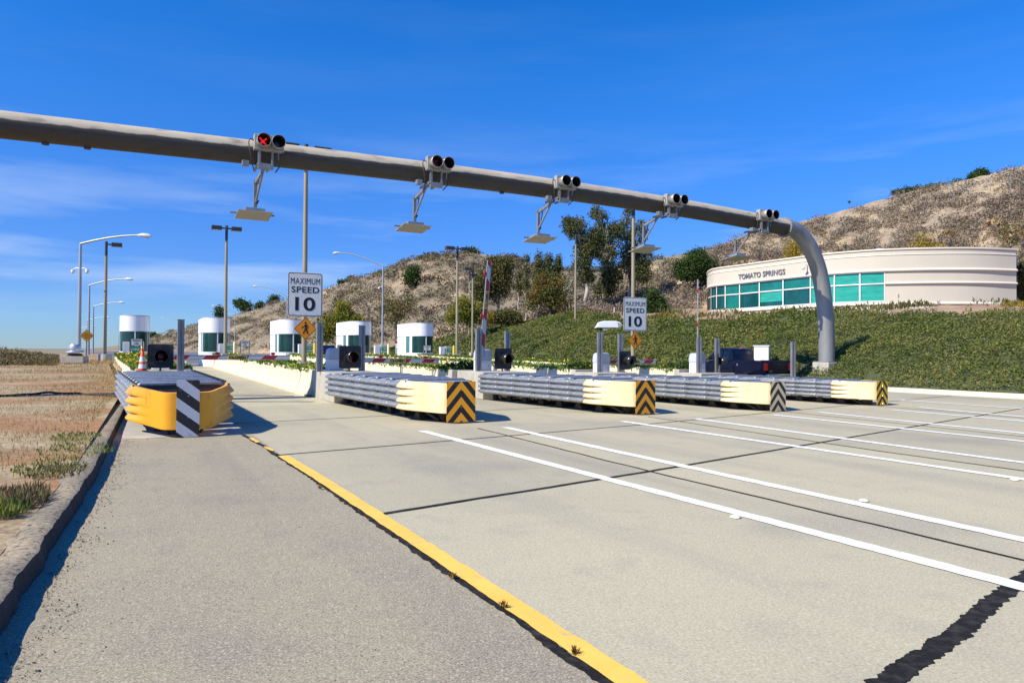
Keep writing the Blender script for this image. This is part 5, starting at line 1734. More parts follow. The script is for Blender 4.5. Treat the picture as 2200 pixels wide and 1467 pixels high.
# cabinet behind the truck
p = at(1637, 742, dep=37.0)
cz = emb_z(p[0], p[1])
t = thing('equipment_cabinet', 'pale grey equipment cabinet standing behind the truck bed on the slope', 'cabinet', (p[0], p[1], cz), -YAW + rad(-24))
H_ = p[2] - cz
mb = MB(); mb.box(-.36, .36, -.40, .40, -.3, H_ - .05); mb.build('body', M_white, t, bevel=.015)
mb = MB(); mb.box(-.40, .40, -.44, .44, H_ - .05, H_); mb.build('lid', M_white, t, bevel=.012)
mb = MB(); mb.box(-.32, .32, -.408, -.402, .05, H_ - .12); mb.build('door', M_white, t)

# ------------------------------------------------------------------ vehicles


def wheel(t, x, y, r=.37, w_=.24):
    mb = MB(); mb.lathe([(r * .62, -w_ / 2), (r * .92, -w_ / 2), (r, -w_ / 2 + .04), (r, w_ / 2 - .04), (r * .92, w_ / 2), (r * .62, w_ / 2)], n=26)
    mb.v = [(c + x, a + y, b + r) for a, b, c in mb.v]; wl = mb.build('wheel', M_rubber, t, smooth=40)
    mb = MB(); mb.lathe([(0, -.07), (r * .3, -.08), (r * .6, -.05), (r * .63, .05), (0, .05)], n=20)
    mb.v = [(x + (c if x > 0 else -c) * -1.3, a + y, b + r) for a, b, c in mb.v]; mb.build('rim', M_silver, wl, smooth=40)


p = at(1640, 790, dep=34.2)
t = thing('pickup_truck', 'dark navy pickup truck with red tail lights stopped in the far lane by the slope', 'pickup truck', (27.75, p[1], 0.004), rad(2))
hw = .92
mb = MB()   # lower body, from the tail (y=0) to the nose (y=5.3)
rows = []
for y, h, w_ in ((0, 1.18, .88), (.06, 1.22, .91), (1.95, 1.22, hw), (2.0, 1.22, hw), (3.55, 1.20, hw), (3.9, 1.12, hw), (4.75, 1.03, .90), (5.2, .93, .82), (5.32, .75, .74)):
    z0 = .42
    rows.append([(-w_ + .06, y, z0), (-w_, y, z0 + .1), (-w_ - .0, y, h - .28), (-w_ + .05, y, h - .04), (-w_ + .10, y, h), (w_ - .10, y, h), (w_ - .05, y, h - .04), (w_, y, h - .28), (w_, y, z0 + .1), (w_ - .06, y, z0)])
keep = rows[3:]
mb.sheet(keep, True); mb.f.append(list(range(10))); mb.mi.append(0); mb.f.append(list(range((len(keep) - 1) * 10, len(keep) * 10))); mb.mi.append(0)
mb.build('body', M_truck, t, smooth=35, bevel=.015)
mb = MB()   # open bed
for s in (-1, 1):
    mb.box(min(s * hw, s * (hw - .10)), max(s * hw, s * (hw - .10)), .03, 1.98, .45, 1.23)
mb.box(-hw + .1, hw - .1, .10, 1.98, .45, .78)
mb.build('bed', M_truck, t, bevel=.03)
mb = MB(); mb.box(-.72, .72, -.01, .07, .62, 1.21); tg_ = mb.build('tailgate', M_truck, t, bevel=.02)
mb = MB(); mb.box(-.12, .12, -.03, -.0105, 1.02, 1.09); mb.build('handle', M_black, tg_)
mb = MB(); mb.box(-.66, -.42, -.018, -.0105, .70, .735); mb.build('badge', M_chrome, tg_)
for s in (-1, 1):
    mb = MB(); x0, x1 = sorted((s * .735, s * .93)); mb.box(x0, x1, -.02, .10, .74, 1.12); mb.build('tail_light', M_tail, t, bevel=.02)
mb = MB(); mb.box(-.90, .90, -.16, .02, .42, .58); mb.build('rear_bumper', M_chrome, t, bevel=.03)
mb = MB()
cabp = [(2.02, 1.22), (2.12, 1.50), (2.25, 1.75), (2.42, 1.82), (2.9, 1.84), (3.15, 1.80), (3.45, 1.62), (3.95, 1.22)]
rows = []
for y, z in cabp:
    k = (z - 1.22) / .62; w_ = hw - .03 - .17 * k
    rows.append((y, z, w_))
mb.sheet([[(-w_, y, z), (-w_ + .06, y, z + .015 * (z > 1.5)), (w_ - .06, y, z + .015 * (z > 1.5)), (w_, y, z)] for y, z, w_ in rows])
for s in (0, 3):
    mb.f.append([i * 4 + s for i in range(len(rows))]); mb.mi.append(0)
mb.f.append([0, 1, 2, 3]); mb.mi.append(0)
mb.build('cab', M_truck, t, smooth=35, bevel=.02)
mb = MB()
mb.add([(-.72, 2.085, 1.30), (.72, 2.085, 1.30), (.63, 2.235, 1.70), (-.63, 2.235, 1.70)], [(0, 1, 2, 3)]); mb.v = [(a, b - .035, c) for a, b, c in mb.v]
mb.build('rear_window', M_wglass, t)
mb = MB(); mb.box(-.13, .13, 2.20, 2.30, 1.80, 1.845); mb.build('brake_light', M_tail, t, bevel=.01)
for s in (-1, 1):
    for y0, y1, yt0, yt1 in ((2.28, 2.72, 2.38, 2.74), (2.80, 3.72, 2.82, 3.30)):
        mb = MB(); mb.add([(s * (hw - .035), y0, 1.27), (s * (hw - .035), y1, 1.27), (s * (hw - .145), yt1, 1.70), (s * (hw - .145), yt0, 1.70)], [(0, 1, 2, 3)])
        mb.build('side_window', M_wglass, t)
    mb = MB(); mb.box(*sorted((s * (hw + .0), s * (hw + .2))), 3.50, 3.60, 1.22, 1.38); mb.build('mirror', M_black, t, bevel=.03)
    mb = MB(); mb.box(*sorted((s * .70, s * .905)), 5.06, 5.24, .74, .94); mb.build('headlight', M_signw, t, bevel=.02)
    wheel(t, s * .80, 1.05); wheel(t, s * .80, 4.35)
    mb = MB(); mb.lathe([(.06, 0), (.05, .01), (0, .012)], n=12); mb.v = [(s * (hw + c), 1.75 + a, 1.0 + b) for a, b, c in mb.v]; mb.build('fuel_cap', M_chrome, t)
    mb = MB(); mb.box(*sorted((s * hw, s * (hw + .03))), 2.34, 2.5, 1.06, 1.10); mb.build('door_handle', M_black, t)

p = at(707, 762, dep=66)
t = thing('parked_car', 'black car seen from behind past the booths, left of the gate box', 'car', (p[0], p[1], .62), rad(-3))
mb = MB(); mb.prism([(0, .35), (4.4, .35), (4.5, .7), (3.4, .95), (.1, 1.02), (-.05, .7)], lambda a, b, d: (d, a, b), -.9, .9); mb.build('body', M_car, t, bevel=.08)
mb = MB(); mb.prism([(.25, 1.0), (3.2, .95), (2.4, 1.42), (1.0, 1.45)], lambda a, b, d: (d, a, b), -.72, .72); mb.build('cab', M_car, t, bevel=.08)
mb = MB(); mb.add([(-.62, .42, 1.08), (.62, .42, 1.08), (.6, .9, 1.38), (-.6, .9, 1.38)], [(0, 1, 2, 3)]); mb.v = [(a, b - .03, c) for a, b, c in mb.v]; mb.build('rear_window', M_wglass, t)
for s in (-1, 1):
    mb = MB(); mb.box(*sorted((s * .48, s * .86)), -.10, .0, .72, .90); mb.build('tail_light', M_tail, t, bevel=.02)
    for y in (.9, 3.6): wheel(t, s * .80, y, .32, .2)
mb = MB(); mb.box(-.3, .3, -.085, -.06, .55, .68); mb.build('number_plate', M_white, t)

# ------------------------------------------------------------------ slope cover, scrub, trees


def cover(n, y0, y1, sz):
    yy = y0 + (y1 - y0) * nrng.random(n); tt = nrng.random(n)
    xx = KX + .10 + tt * 10.6
    keep = np.ones(n, bool); zz = np.zeros(n)
    for i in range(n):
        x, y = xx[i], yy[i]
        lim = KX + 9.6 + 1.0 * fbm(x * .3, y * .3, 7) + (1.2 if y > 45 else 0)
        dens = fbm(x * .55, y * .55, 21)
        if x > lim or dens < -.42 - .1 * nrng.random() or (fbm(x * 1.6, y * 1.6, 91) < -.38 and nrng.random() < .8) or (abs(x - POSTX) < .45 and abs(y - GY) < .45): keep[i] = False; continue
        zz[i] = emb_z(x, y) + .28 * nrng.random() + .16 * max(0, dens) + .16 * fbm(x * 1.3, y * 1.3, 31) * 0.9 + (.16 if x < KX + .6 else 0)
    P = np.stack([xx, yy, zz], 1)[keep]
    return P, sz * (.6 + .8 * nrng.random(len(P)))


A = [cover(170000, -4, 30, .105), cover(95000, 30, 62, .16), cover(36000, 62, 118, .28)]
o = leaf_mesh('ground_cover', np.concatenate([a for a, b in A]), np.concatenate([b for a, b in A]), M_cover, aspect=.45, up=.6)
tag(o, 'dense low grey-green shrubs covering the whole roadside slope', 'ground cover', kind='stuff')


def scatter(name, n, px0, px1, t0, t1, HH, zf, mat, leaf, per, smin, smax, label, thresh=-.2, dens=.10, seedz=0):
    P = []; S = []
    pxs = px0 + (px1 - px0) * nrng.random(n); tt = t0 + (t1 - t0) * nrng.random(n)
    for q, tq in zip(pxs, tt):
        r0 = np.interp(q, HH['px'], HH['r0']); r1 = np.interp(q, HH['px'], HH['r1']); R = r0 + (r1 - r0) * tq
        x, y = polar(q, R)
        if fbm(x * dens, y * dens, 40 + seedz) < thresh: continue
        s = smin + (smax - smin) * nrng.random() ** 1.6; z = zf(q, R)
        m = max(8, int(per * (s / smax) ** 1.3))
        d = nrng.normal(size=(m, 3)); d /= np.linalg.norm(d, axis=1)[:, None]; d[:, 2] = np.abs(d[:, 2])
        r = .55 + .5 * nrng.random(m)
        P.append(np.array([x, y, z - .1]) + d * r[:, None] * np.array([s, s, s * .72])); S.append(np.full(m, leaf * (.6 + .5 * s / smax)) * (.7 + .6 * nrng.random(m)))
    o = leaf_mesh(name, np.concatenate(P), np.concatenate(S), mat, aspect=.5)
    return tag(o, label, 'scrub', kind='stuff')


scatter('scrub', 5000, 1160, 2330, .03, .97, HB, hillB_z, M_scrub, .27, 150, .5, 1.9, 'grey brown dry scrub scattered over the sandy hill above the building', -.02, .33)
scatter('scrub', 4200, 300, 1330, .03, 1.01, HA, hillA_z, M_scrubf, .50, 60, .8, 2.6, 'brown and dull green scrub over the far rounded hill', -.12, .11, 5)
scatter('scrub', 420, 300, 1330, .03, .95, HA, hillA_z, M_olive, .8, 44, .8, 2.4, 'olive bushes dotted over the far rounded hill', .08, .03, 9)
scatter('scrub', 420, 1300, 1620, .1, 1.0, HA, hillA_z, M_olive, .5, 60, .8, 2.2, 'green scrub on the far ridge behind the dark round shrub', -.4, .1, 15)
scatter('scrub', 120, 1500, 2300, .05, .85, HB, hillB_z, M_scrubo, .42, 70, .5, 1.5, 'rust coloured bushes on the sandy hill above the building', .15, .06, 12)
# grass and low plants on the mulch strip below the building
P = []
for i in range(9000):
    x = 38.6 + 13 * nrng.random(); y = 14 + 50 * nrng.random()
    if fbm(x * .22, y * .22, 55) < .05 + .02 * (x - 40): continue
    P.append((x, y, emb_z(x, y) + .05 + .25 * nrng.random()))
o = leaf_mesh('dry_plants', P, .34, M_olive, aspect=.3, upright=True); tag(o, 'patchy olive and brown grass on the bark strip below the building', 'plants', kind='stuff')


def plant(name, label, cat, px, pyb, dep, lobes, mat, n, leaf, trunk=None, bark=None, group=None, limbs=6, clump=.25, hollow=.4, sunk=.3, aspect=.5, bare=0, upright=False, per=14):
    """lobes are (px, py, rx, ry) as they measure in the photograph at this depth"""
    b = at(px, pyb, dep=dep); k = dep / F
    zt = terrain_z(b[0], b[1])
    zb = zt if abs(zt - b[2]) < 3.0 else b[2]
    t = thing(name, label, cat, (b[0], b[1], zb), -YAW, group)
    off = b[2] - zb
    LB = [((a - px) * k, rnd.uniform(-.35, .35) * c * k, (pyb - d) * k + off, c * k, c * k * .85, e * k) for a, d, c, e in lobes]
    leaf_mesh('crown' if trunk else 'foliage', lobe_points(LB, n, clump, hollow, per), leaf * (.75), mat, t, aspect=aspect, upright=upright)
    mb = MB()
    top = max(l[2] + l[5] * .6 for l in LB)
    r = trunk or .05
    main = LB[0]
    def branch(p0, p1, r0, r1, n=5):
        p0, p1 = Vector(p0), Vector(p1); L_ = (p1 - p0).length
        pts = []
        for i in range(n + 1):
            q = p0.lerp(p1, i / n)
            if 0 < i < n: q = q + Vector((rnd.uniform(-1, 1), rnd.uniform(-1, 1), rnd.uniform(-.5, .8))) * L_ * .05
            pts.append(q)
        mb.tube(pts, [r0 + (r1 - r0) * i / n for i in range(n + 1)], 6)
        return pts
    fork = Vector((main[0] * .6, 0, max(.15 * top, min(main[2] - main[5] * .5, top * .55)))) if trunk else Vector((0, 0, .1))
    branch((0, 0, -sunk), fork, r, r * .75)
    for l in LB:
        for j in range(limbs if l is main else max(2, limbs // 2)):
            d = Vector((rnd.gauss(0, 1), rnd.gauss(0, 1), rnd.gauss(.25, .7))); d.normalize()
            e = Vector(l[:3]) + Vector((d.x * l[3], d.y * l[4], d.z * l[5])) * rnd.uniform(.6, .98 + .25 * bare)
            ps = branch(fork.lerp(Vector((0, 0, -sunk)), rnd.uniform(0, .35)), e, r * .42, r * .07, 6)
            if bare:
                for _ in range(bare):
                    q = ps[rnd.randint(2, 5)]
                    branch(q, q + Vector((rnd.uniform(-1, 1), rnd.uniform(-1, 1), rnd.uniform(.1, 1.0))) * l[3] * .45, r * .14, r * .03, 4)
    mb.build('trunk' if trunk else 'stems', bark or M_bark, t, smooth=60)
    return t


TG = 'trees at the foot of the hills'
plant('eucalyptus', 'dark eucalyptus with a leaning left crown, below the third lane signal', 'tree', 1262, 655, 88, [(1262, 530, 26, 34), (1234, 492, 26, 24), (1222, 482, 16, 16), (1250, 565, 20, 34), (1280, 520, 22, 40), (1262, 600, 16, 24)], M_euc, 10500, .36, .26, M_palebark, TG, clump=.27, hollow=.25, per=22)
plant('eucalyptus', 'tallest eucalyptus with sky gaps near its top, directly under the gantry', 'tree', 1300, 660, 92, [(1302, 530, 26, 50), (1290, 470, 17, 24), (1278, 455, 13, 14), (1312, 590, 26, 36), (1322, 500, 20, 24), (1300, 620, 24, 26)], M_euc, 10500, .36, .24, M_palebark, TG, clump=.27, hollow=.25, bare=1, per=22)
plant('eucalyptus', 'eucalyptus behind the tan pole with the small speed sign', 'tree', 1352, 625, 94, [(1350, 545, 26, 44), (1342, 490, 18, 26), (1350, 458, 12, 14), (1374, 500, 15, 26), (1384, 555, 22, 28), (1372, 592, 26, 24)], M_euc, 9000, .36, .22, M_palebark, TG, clump=.27, hollow=.25, bare=1, per=22)
for i, (px, tp_, lb) in enumerate(((1156, 541, 'slim pointed eucalyptus, leftmost of three spires on the skyline'), (1176, 543, 'slim pointed eucalyptus, middle one of three spires on the skyline'), (1197, 546, 'slim pointed eucalyptus, rightmost of three spires on the skyline'))):
    plant('eucalyptus', lb, 'tree', px, 672, 92, [(px, tp_ + 42, 9, 34), (px + 2, tp_ + 16, 6, 16), (px + 4, tp_ + 78, 14, 30)], M_euc, 4200, .36, .14, M_palebark, TG, clump=.22, hollow=.2)
plant('eucalyptus', 'thin half-bare spire tree left of the three skyline spires', 'tree', 1131, 660, 95, [(1131, 580, 5, 24), (1132, 555, 4, 12), (1130, 610, 7, 18)], M_euc, 1300, .34, .10, M_palebark, TG, clump=.2, hollow=.2, bare=1)
plant('eucalyptus', 'thin half-bare spire tree right of the dark olive tree', 'tree', 1114, 660, 96, [(1114, 590, 7, 26), (1115, 620, 8, 18)], M_olive, 1100, .34, .10, M_palebark, TG, clump=.2, hollow=.2, bare=1)
plant('olive_tree', 'bushy dark olive tree behind the raised red and white arm', 'tree', 1068, 662, 84, [(1068, 600, 30, 42), (1040, 612, 22, 32), (1085, 572, 18, 20), (1058, 568, 16, 20), (1030, 632, 14, 16)], M_olive, 12000, .36, .2, M_bark, TG, clump=.34, hollow=.35)
plant('sycamore', 'autumn tree with orange and green leaves between two tan poles', 'tree', 1182, 678, 74, [(1182, 635, 28, 28), (1165, 606, 18, 22), (1150, 642, 18, 20), (1205, 655, 20, 16), (1195, 610, 14, 18), (1140, 656, 12, 12)], M_autumn, 4800, .34, .14, M_bark, TG, clump=.35, hollow=.3, bare=1)
plant('bare_tree', 'leafless pale leaning tree left of the tall tan crest pole', 'tree', 1228, 672, 78, [(1205, 615, 18, 24), (1222, 590, 10, 20)], M_euc, 500, .3, .12, M_palebark, TG, bare=3, limbs=7)
plant('bush', 'yellow green bush with bare stems between two tan poles, right of the last booth', 'bush', 993, 700, 76, [(993, 665, 22, 26), (975, 680, 14, 18), (1024, 668, 16, 20), (1010, 685, 18, 14)], M_yg, 5200, .32, None, M_bark, clump=.28, bare=1)
plant('bush', 'golden orange bush at the foot of the raised boom arm', 'bush', 1052, 700, 76, [(1050, 684, 12, 14), (1040, 692, 8, 8)], M_gold, 1800, .28, None, clump=.2)
plant('bush', 'dark olive bush on the crest right of the raised boom arm', 'bush', 1090, 695, 77, [(1090, 680, 24, 15), (1070, 684, 14, 12), (1110, 684, 12, 11)], M_olive, 4500, .30, None, clump=.25)
plant('young_tree', 'yellow green tree behind the booths, right of the large speed sign', 'tree', 740, 735, 92, [(740, 690, 22, 28), (712, 700, 16, 24), (765, 700, 16, 22), (735, 660, 12, 12), (700, 720, 14, 14), (752, 722, 18, 12)], M_yg, 10000, .42, .14, M_palebark, TG, clump=.4, hollow=.3, bare=1)
plant('bare_tree', 'thin autumn tree with bare stems right of the fourth booth', 'tree', 850, 720, 96, [(850, 668, 22, 30), (828, 650, 14, 22), (872, 660, 14, 24)], M_autumn, 1800, .38, .12, M_bark, TG, clump=.5, bare=3, limbs=8)
plant('shrub', 'large dense dark green shrub left of the curved building', 'shrub', 1492, 605, 96, [(1492, 572, 30, 26), (1464, 580, 18, 20), (1522, 574, 18, 22), (1500, 549, 20, 15), (1478, 592, 24, 12), (1515, 592, 22, 12)], M_dkleaf, 14000, .36, None, clump=.3, hollow=.5)
plant('shrub', 'rounded bright green bush right of the small speed sign', 'shrub', 1412, 683, 70, [(1408, 655, 22, 26), (1400, 638, 14, 16), (1424, 668, 18, 14), (1388, 668, 10, 14)], M_dkleaf, 8000, .26, None, clump=.22, hollow=.5)
for i, (px, py, d, rx, ry, n, lb) in enumerate(((1398, 698, 62, 18, 10, 1800, 'gold grass clump just right of the small speed sign'), (1440, 692, 62, 28, 11, 2600, 'wide gold grass clump below the bright green bush'),
                                                 (1504, 686, 62, 7, 7, 700, 'small gold grass clump near a short wooden stake'), (2178, 672, 48, 24, 16, 3400, 'large gold grass clump at the right frame edge before the building'),
                                                 (2120, 684, 46, 24, 8, 2200, 'low gold grass clump before the right end of the building'), (2080, 684, 46, 18, 5, 1200, 'sparse gold grass clump at the top of the green slope'))):
    plant('grass_clump', lb, 'grass', px, py, d, [(px, py - ry * .35, rx, ry * .7)], M_gold, n, .42, None, group='gold grass clumps along the crest', clump=.12, aspect=.16, upright=True)
plant('shrub', 'dark rounded bush alone on the slope of the far hill', 'shrub', 886, 612, 165, [(886, 590, 15, 20), (882, 602, 14, 10)], M_dkleaf, 2600, .7, None, clump=.5)
plant('windblown_tree', 'windblown dark tree on the left hill ridge, right of the second booth', 'tree', 521, 672, 320, [(525, 657, 15, 11), (512, 650, 10, 9), (532, 666, 8, 7)], M_dkleaf, 2200, 1.1, .3, M_bark, 'dark trees on the left ridge', clump=.8, bare=1)
plant('windblown_tree', 'smaller windblown tree behind the second booth roof on the ridge', 'tree', 470, 688, 330, [(470, 670, 9, 13), (474, 680, 8, 7)], M_dkleaf, 1200, 1.1, .3, M_bark, 'dark trees on the left ridge', clump=.8)
plant('windblown_tree', 'small dark ridge tree between two lamp arms', 'tree', 560, 664, 300, [(560, 656, 8, 7), (554, 660, 6, 4)], M_dkleaf, 800, 1.0, .25, M_bark, 'dark trees on the left ridge', clump=.6)
plant('windblown_tree', 'small dark ridge tree just left of the large speed sign', 'tree', 588, 651, 290, [(590, 642, 9, 9), (580, 648, 6, 4)], M_dkleaf, 900, 1.0, .25, M_bark, 'dark trees on the left ridge', clump=.6)
for px, py, rx, ry, d, lb in ((758, 602, 12, 6, 232, 'dark bush on the far ridge line above the fourth booth'), (735, 607, 7, 4, 236, 'tiny dark bush on the far ridge, left of another bush'), (1012, 541, 14, 6, 190, 'dark bush at the very top of the far hill by the twin lamp head'),
                              (1104, 560, 15, 9, 188, 'dark bush on the far ridge above the dark olive tree'), (330, 722, 9, 8, 440, 'dark bush where the far hill meets the highway'), (945, 560, 0.1, .1, 190, '')):
    if rx > 1: plant('shrub', lb, 'shrub', px, py + ry * .6, d, [(px, py, rx, ry)], M_dkleaf, int(90 * rx), .8 * d / 200, None, group='dark bushes on the far ridge', clump=.5)
plant('shrub', 'dark round tree-like bush on the ridge above the wire fence', 'shrub', 2104, 385, 120, [(2104, 374, 14, 9), (2090, 382, 12, 5), (2114, 378, 9, 7)], M_dkleaf, 4000, .4, None, clump=.3)
plant('shrub', 'grey green bush at the top right corner behind the wire fence', 'shrub', 2185, 400, 112, [(2186, 385, 20, 14), (2170, 392, 8, 10)], M_olive, 3500, .4, None, clump=.3)
for i, (px, py, rx, ry) in enumerate(((1928, 415, 10, 4), (1950, 411, 13, 6), (1975, 408, 12, 6), (2000, 405, 12, 5), (2025, 402, 14, 7), (2055, 394, 12, 6))):
    plant('shrub', ['low dark bush, leftmost in the row on the right ridge', 'low dark bush, second from the left in the row on the right ridge', 'low dark bush in the middle of the row on the right ridge', 'low dark bush, third from the right in the row on the right ridge',
                    'rounded bush left of the wire fence corner', 'low bush behind the wire fence corner'][i], 'shrub', px, py + ry, 124, [(px, py, rx, ry)], M_dkleaf, 900, .42, None, group='row of bushes on the right ridge', clump=.3)
plant('bare_tree', 'thin brown leafless tree behind the right end of the building', 'tree', 2186, 640, 78, [(2186, 540, 22, 60), (2170, 500, 12, 30), (2196, 590, 16, 36)], M_autumn, 2600, .34, .12, M_bark, TG, clump=.5, bare=3, limbs=9)
plant('bare_tree', 'dull brown sapling above the right end of the building roof', 'tree', 2130, 600, 84, [(2130, 540, 16, 24), (2110, 548, 14, 14)], M_olive, 1200, .34, .08, M_bark, TG, clump=.5, bare=3, limbs=8)
plant('bush', 'yellow leaved bush above the middle of the building roof', 'bush', 1980, 560, 84, [(1980, 528, 20, 24), (2005, 536, 14, 16)], M_gold, 1500, .32, None, clump=.5, bare=2, limbs=8)
plant('bush', 'yellow bush behind the top of the gantry bend', 'bush', 1712, 560, 92, [(1712, 535, 18, 18), (1700, 545, 12, 12)], M_gold, 1700, .34, None, clump=.4, bare=2)
plant('bush', 'green and brown bush beside the right end of the building', 'bush', 2195, 660, 60, [(2197, 625, 9, 34), (2200, 590, 10, 30)], M_olive, 2600, .28, None, clump=.3, bare=1)
p = at(1815, 531, dep=92)
plant('cactus_clump', 'pale green cactus pad clump above the building roof', 'cactus', 1815, 536, 92, [(1815, 528, 5, 6)], leafmat('cactus_pads', [(.20, .26, .08), (.3, .34, .12)], .05), 60, .35, None, clump=.1, aspect=.7)
plant('cactus_clump', 'pale cactus thicket near the top of the far hill', 'cactus', 968, 566, 188, [(962, 560, 12, 5), (985, 556, 10, 5), (950, 564, 8, 4)], leafmat('cactus_pads', [], .05), 900, .9, None, clump=.4, aspect=.7)
plant('stalk_plant', 'lone dark stalk plant on the skyline of the right hill', 'plant', 1825, 447, 124, [(1825, 434, 2.5, 4)], M_dkleaf, 60, .35, .05, M_bark, clump=.1)
# short wooden stakes
for px, py, lb in ((1471, 676, 'short rusty stake on the crest beside gold grass'), (1320, 668, 'short pale stake on the slope crest left of the small speed sign')):
    p = hit(px, py + 8)
    mb = MB(); mb.tube([(0, 0, -.6), (0, 0, .55), (.0, 0, .75)], [.09, .085, .07], 7)
    o = mb.build('stake', M_bark if px > 1400 else M_palebark, None, smooth=40); o.location = (p[0], p[1], p[2]); tag(o, lb, 'stake', 'short stakes on the crest')

# wire fence on the right ridge
t = None
fp = [(2042, 416, 117), (2050, 415, 116.2), (2086, 413, 114), (2129, 409, 111.5), (2173, 402, 109), (2225, 392, 107)]
pts = []
for px, py, R in fp:
    x, y = polar(px, R); pts.append((x, y, z_at(px, py, R)))
t = thing('wire_fence', 'grey wire mesh fence with thin posts on the ridge above the building', 'fence', pts[0])
loc = [tuple(np.array(p) - np.array(pts[0])) for p in pts]
for i, p in enumerate(loc):
    mb = MB(); mb.tube([(p[0], p[1], p[2] - 1.2), (p[0], p[1], p[2] + 1.75)], .035, 6); mb.build('fence_post', M_galvd, t, smooth=40)
mb = MB()
for a, b in zip(loc[:-1], loc[1:]):
    a, b = Vector(a), Vector(b)
    mb.tube([a + Vector((0, 0, 1.7)), b + Vector((0, 0, 1.7))], .018, 5); mb.tube([a + Vector((0, 0, .1)), b + Vector((0, 0, .1))], .015, 5)
    n = int((b - a).length / .55)
    for j in range(n):
        q = a.lerp(b, j / n); q2 = a.lerp(b, min(1, (j + 3) / n))
        mb.tube([q + Vector((0, 0, .1)), q2 + Vector((0, 0, 1.7))], .008, 3, False); mb.tube([q2 + Vector((0, 0, .1)), q + Vector((0, 0, 1.7))], .008, 3, False)
mb.tube([Vector(loc[0]) + Vector((0, 0, 1.7)), Vector(loc[2]) + Vector((0, 0, .1))], .02, 5)
mb.build('mesh', M_galvd, t)

# ------------------------------------------------------------------ dirt field plants and litter
P = []; S = []
for i in range(110000):
    y = 3.5 + 55 * nrng.random() ** 1.5; x = dike_x(min(y, 24)) - .35 - 22 * nrng.random() ** 1.4 * min(1, y / 12)
    d = fbm(x * .45, y * .35, 71)
    if d < -.24 + .34 * nrng.random() - .1 * (y > 25): continue
    P.append((x, y, field_z(x, y) - .005)); S.append((.02 + .055 * nrng.random()) * (1 + .03 * y))
o = leaf_mesh('dry_grass', P, S, M_dry, aspect=.10, upright=True)
tag(o, 'short dry straw grass scattered over the dirt field', 'grass', kind='stuff')
P = []; S = []
for i in range(30000):
    y = 46 + 30 * nrng.random(); x = -(.078 + .22 * nrng.random() ** 1.3) * y
    z = field_z(x, y)
    hgt = (.12 + 1.25 * max(0, fbm(x * .9, y * .25, 81) + .22)) * min(1, (-x / y - .07) * 12)
    P.append((x, y, z + hgt * nrng.random())); S.append(.26 * (.5 + nrng.random()))
o = leaf_mesh('dry_weeds', P, S, M_weedd, aspect=.22)
tag(o, 'tangled band of dry weeds along the horizon of the dirt field', 'weeds', kind='stuff')
WL = [(165, 968, .62, "low green weed patch in the dirt, halfway down the field"), (150, 1000, .5, "green weed patch just below another one beside the asphalt edge"), (190, 940, .45, "smallest green weed patch, the one nearest the cushion"),
      (95, 1065, .62, "tallest weed tuft with dry tips near the lower asphalt edge"), (60, 1078, .4, "yellow green weed tuft left of the tallest tuft"), (10, 1100, .4, "weed tuft cut by the left frame edge"), (120, 1012, .4, "dusty weed patch on a sandy rise in the dirt")]
for i, (px, py, r, lb) in enumerate(WL):
    p = at(px, py, z=.16); 
    if p[0] > dike_x(p[1]) - .3: p[0] = dike_x(p[1]) - .45
    t = thing('weed', lb, 'weed', (p[0], p[1], field_z(p[0], p[1])), 0, 'green weeds in the dirt by the asphalt edge')
    n = 420
    a = nrng.random(n) * 6.28; q = np.sqrt(nrng.random(n)) * r * (1.0 if i in (0, 1, 2, 6) else .5)
    qq = np.stack([q * np.cos(a) * .8, q * np.sin(a) * 1.5, np.zeros(n) + .0], 1)
    tall = i in (3, 4, 5)
    leaf_mesh('leaves', qq, (.11 if tall else .05) * (.5 + .9 * nrng.random(n)), M_weed if i not in (3, 4, 6) else M_weedd, t, aspect=.14 if tall else .3, upright=True)
    mb = MB()
    for j in range(6):
        b = j * 1.05; mb.tube([(0, 0, -.02), (.3 * r * math.cos(b), .4 * r * math.sin(b), .06)], [.006, .003], 4)
    mb.build('stems', M_bark, t)
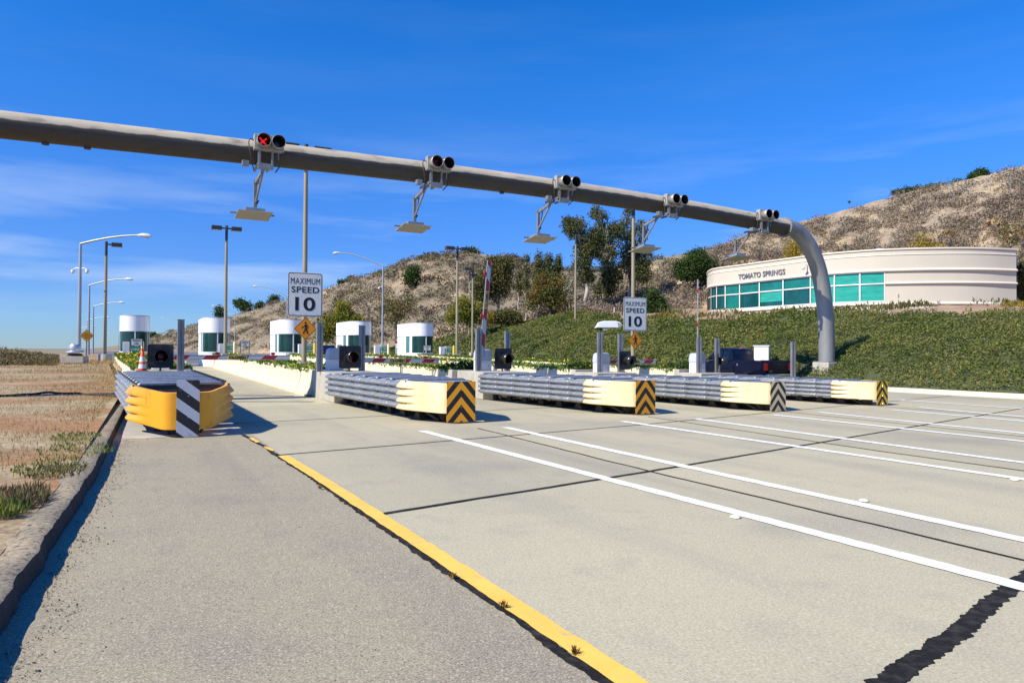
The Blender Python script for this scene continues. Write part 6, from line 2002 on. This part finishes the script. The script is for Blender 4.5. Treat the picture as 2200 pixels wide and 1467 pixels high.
# small plants in the seam by the yellow line
for i, (px, py, lb) in enumerate(((688, 1050, 'tiny green sprout in the seam halfway along the yellow line'), (970, 1242, 'dry brown sprout in the seam left of the yellow line'), (1080, 1305, 'small brown sprout in the seam below another sprout'), (1235, 1405, 'dry branching sprout on the yellow line near the bottom'))):
    p = at(px, py, z=.01)
    t = leaf_mesh('sprout', np.stack([nrng.normal(0, .007, 16), nrng.normal(0, .010, 16), np.zeros(16) + .0], 1), .055, M_weed if i == 0 else M_scrubo, aspect=.2, upright=True)
    t.location = (p[0], p[1], .006); tag(t, lb, 'sprout', 'sprouts in the pavement seam')
# grit along the asphalt edge, pebbles on the shoulder
P = []; S = []
for i in range(2600):
    y = 2.5 + 16 * nrng.random() ** 1.4; x = dike_x(y) + .10 + abs(nrng.normal(0, .10)) + (.25 * max(0, fbm(y * .9, 3) + .1))
    P.append((x, y, .006)); S.append(.008 + .016 * nrng.random() ** 3)
for i in range(420):
    y = 2.4 + 11 * nrng.random(); x = dike_x(y) + .2 + 2.2 * nrng.random()
    P.append((x, y, .004)); S.append(.006 + .012 * nrng.random() ** 2)
for i in range(1800):
    y = 3 + 14 * nrng.random(); x = dike_x(y) - .4 - 1.6 * nrng.random()
    P.append((x, y, field_z(x, y) + .004)); S.append(.008 + .02 * nrng.random() ** 3)
o = leaf_mesh('grit', P, S, M_grit, aspect=.7); tag(o, 'loose grit and pebbles along the asphalt edge', 'grit', kind='stuff')
# black hose across the dirt
pts = []
for u in np.linspace(0, 1, 40):
    q = at(-40 + 300 * u, 853 - 6 * math.sin(u * 3.0), z=.27)
    pts.append((q[0], q[1], field_z(q[0], q[1]) + .035 + .012 * math.sin(u * 30)))
mb = MB(); mb.tube(pts, .032, 8)
o = mb.build('hose', M_rubber, None, smooth=60); tag(o, 'black hose lying across the dirt field towards the first cushion', 'hose')
# white stone in the field
p = at(22, 760, dep=44)
mb = MB(); mb.lathe([(0, -.12), (.2, -.06), (.24, .04), (.14, .16), (0, .19)], n=9)
mb.v = [(a * (1 + .25 * math.sin(i * 2.1)), b * (1 + .2 * math.cos(i * 1.3)), c) for i, (a, b, c) in enumerate(mb.v)]
o = mb.build('stone', M_signw, None, smooth=40); o.location = (p[0], p[1], field_z(p[0], p[1]) + .05); tag(o, 'pale stone lying by the weeds at the far left of the field', 'stone')
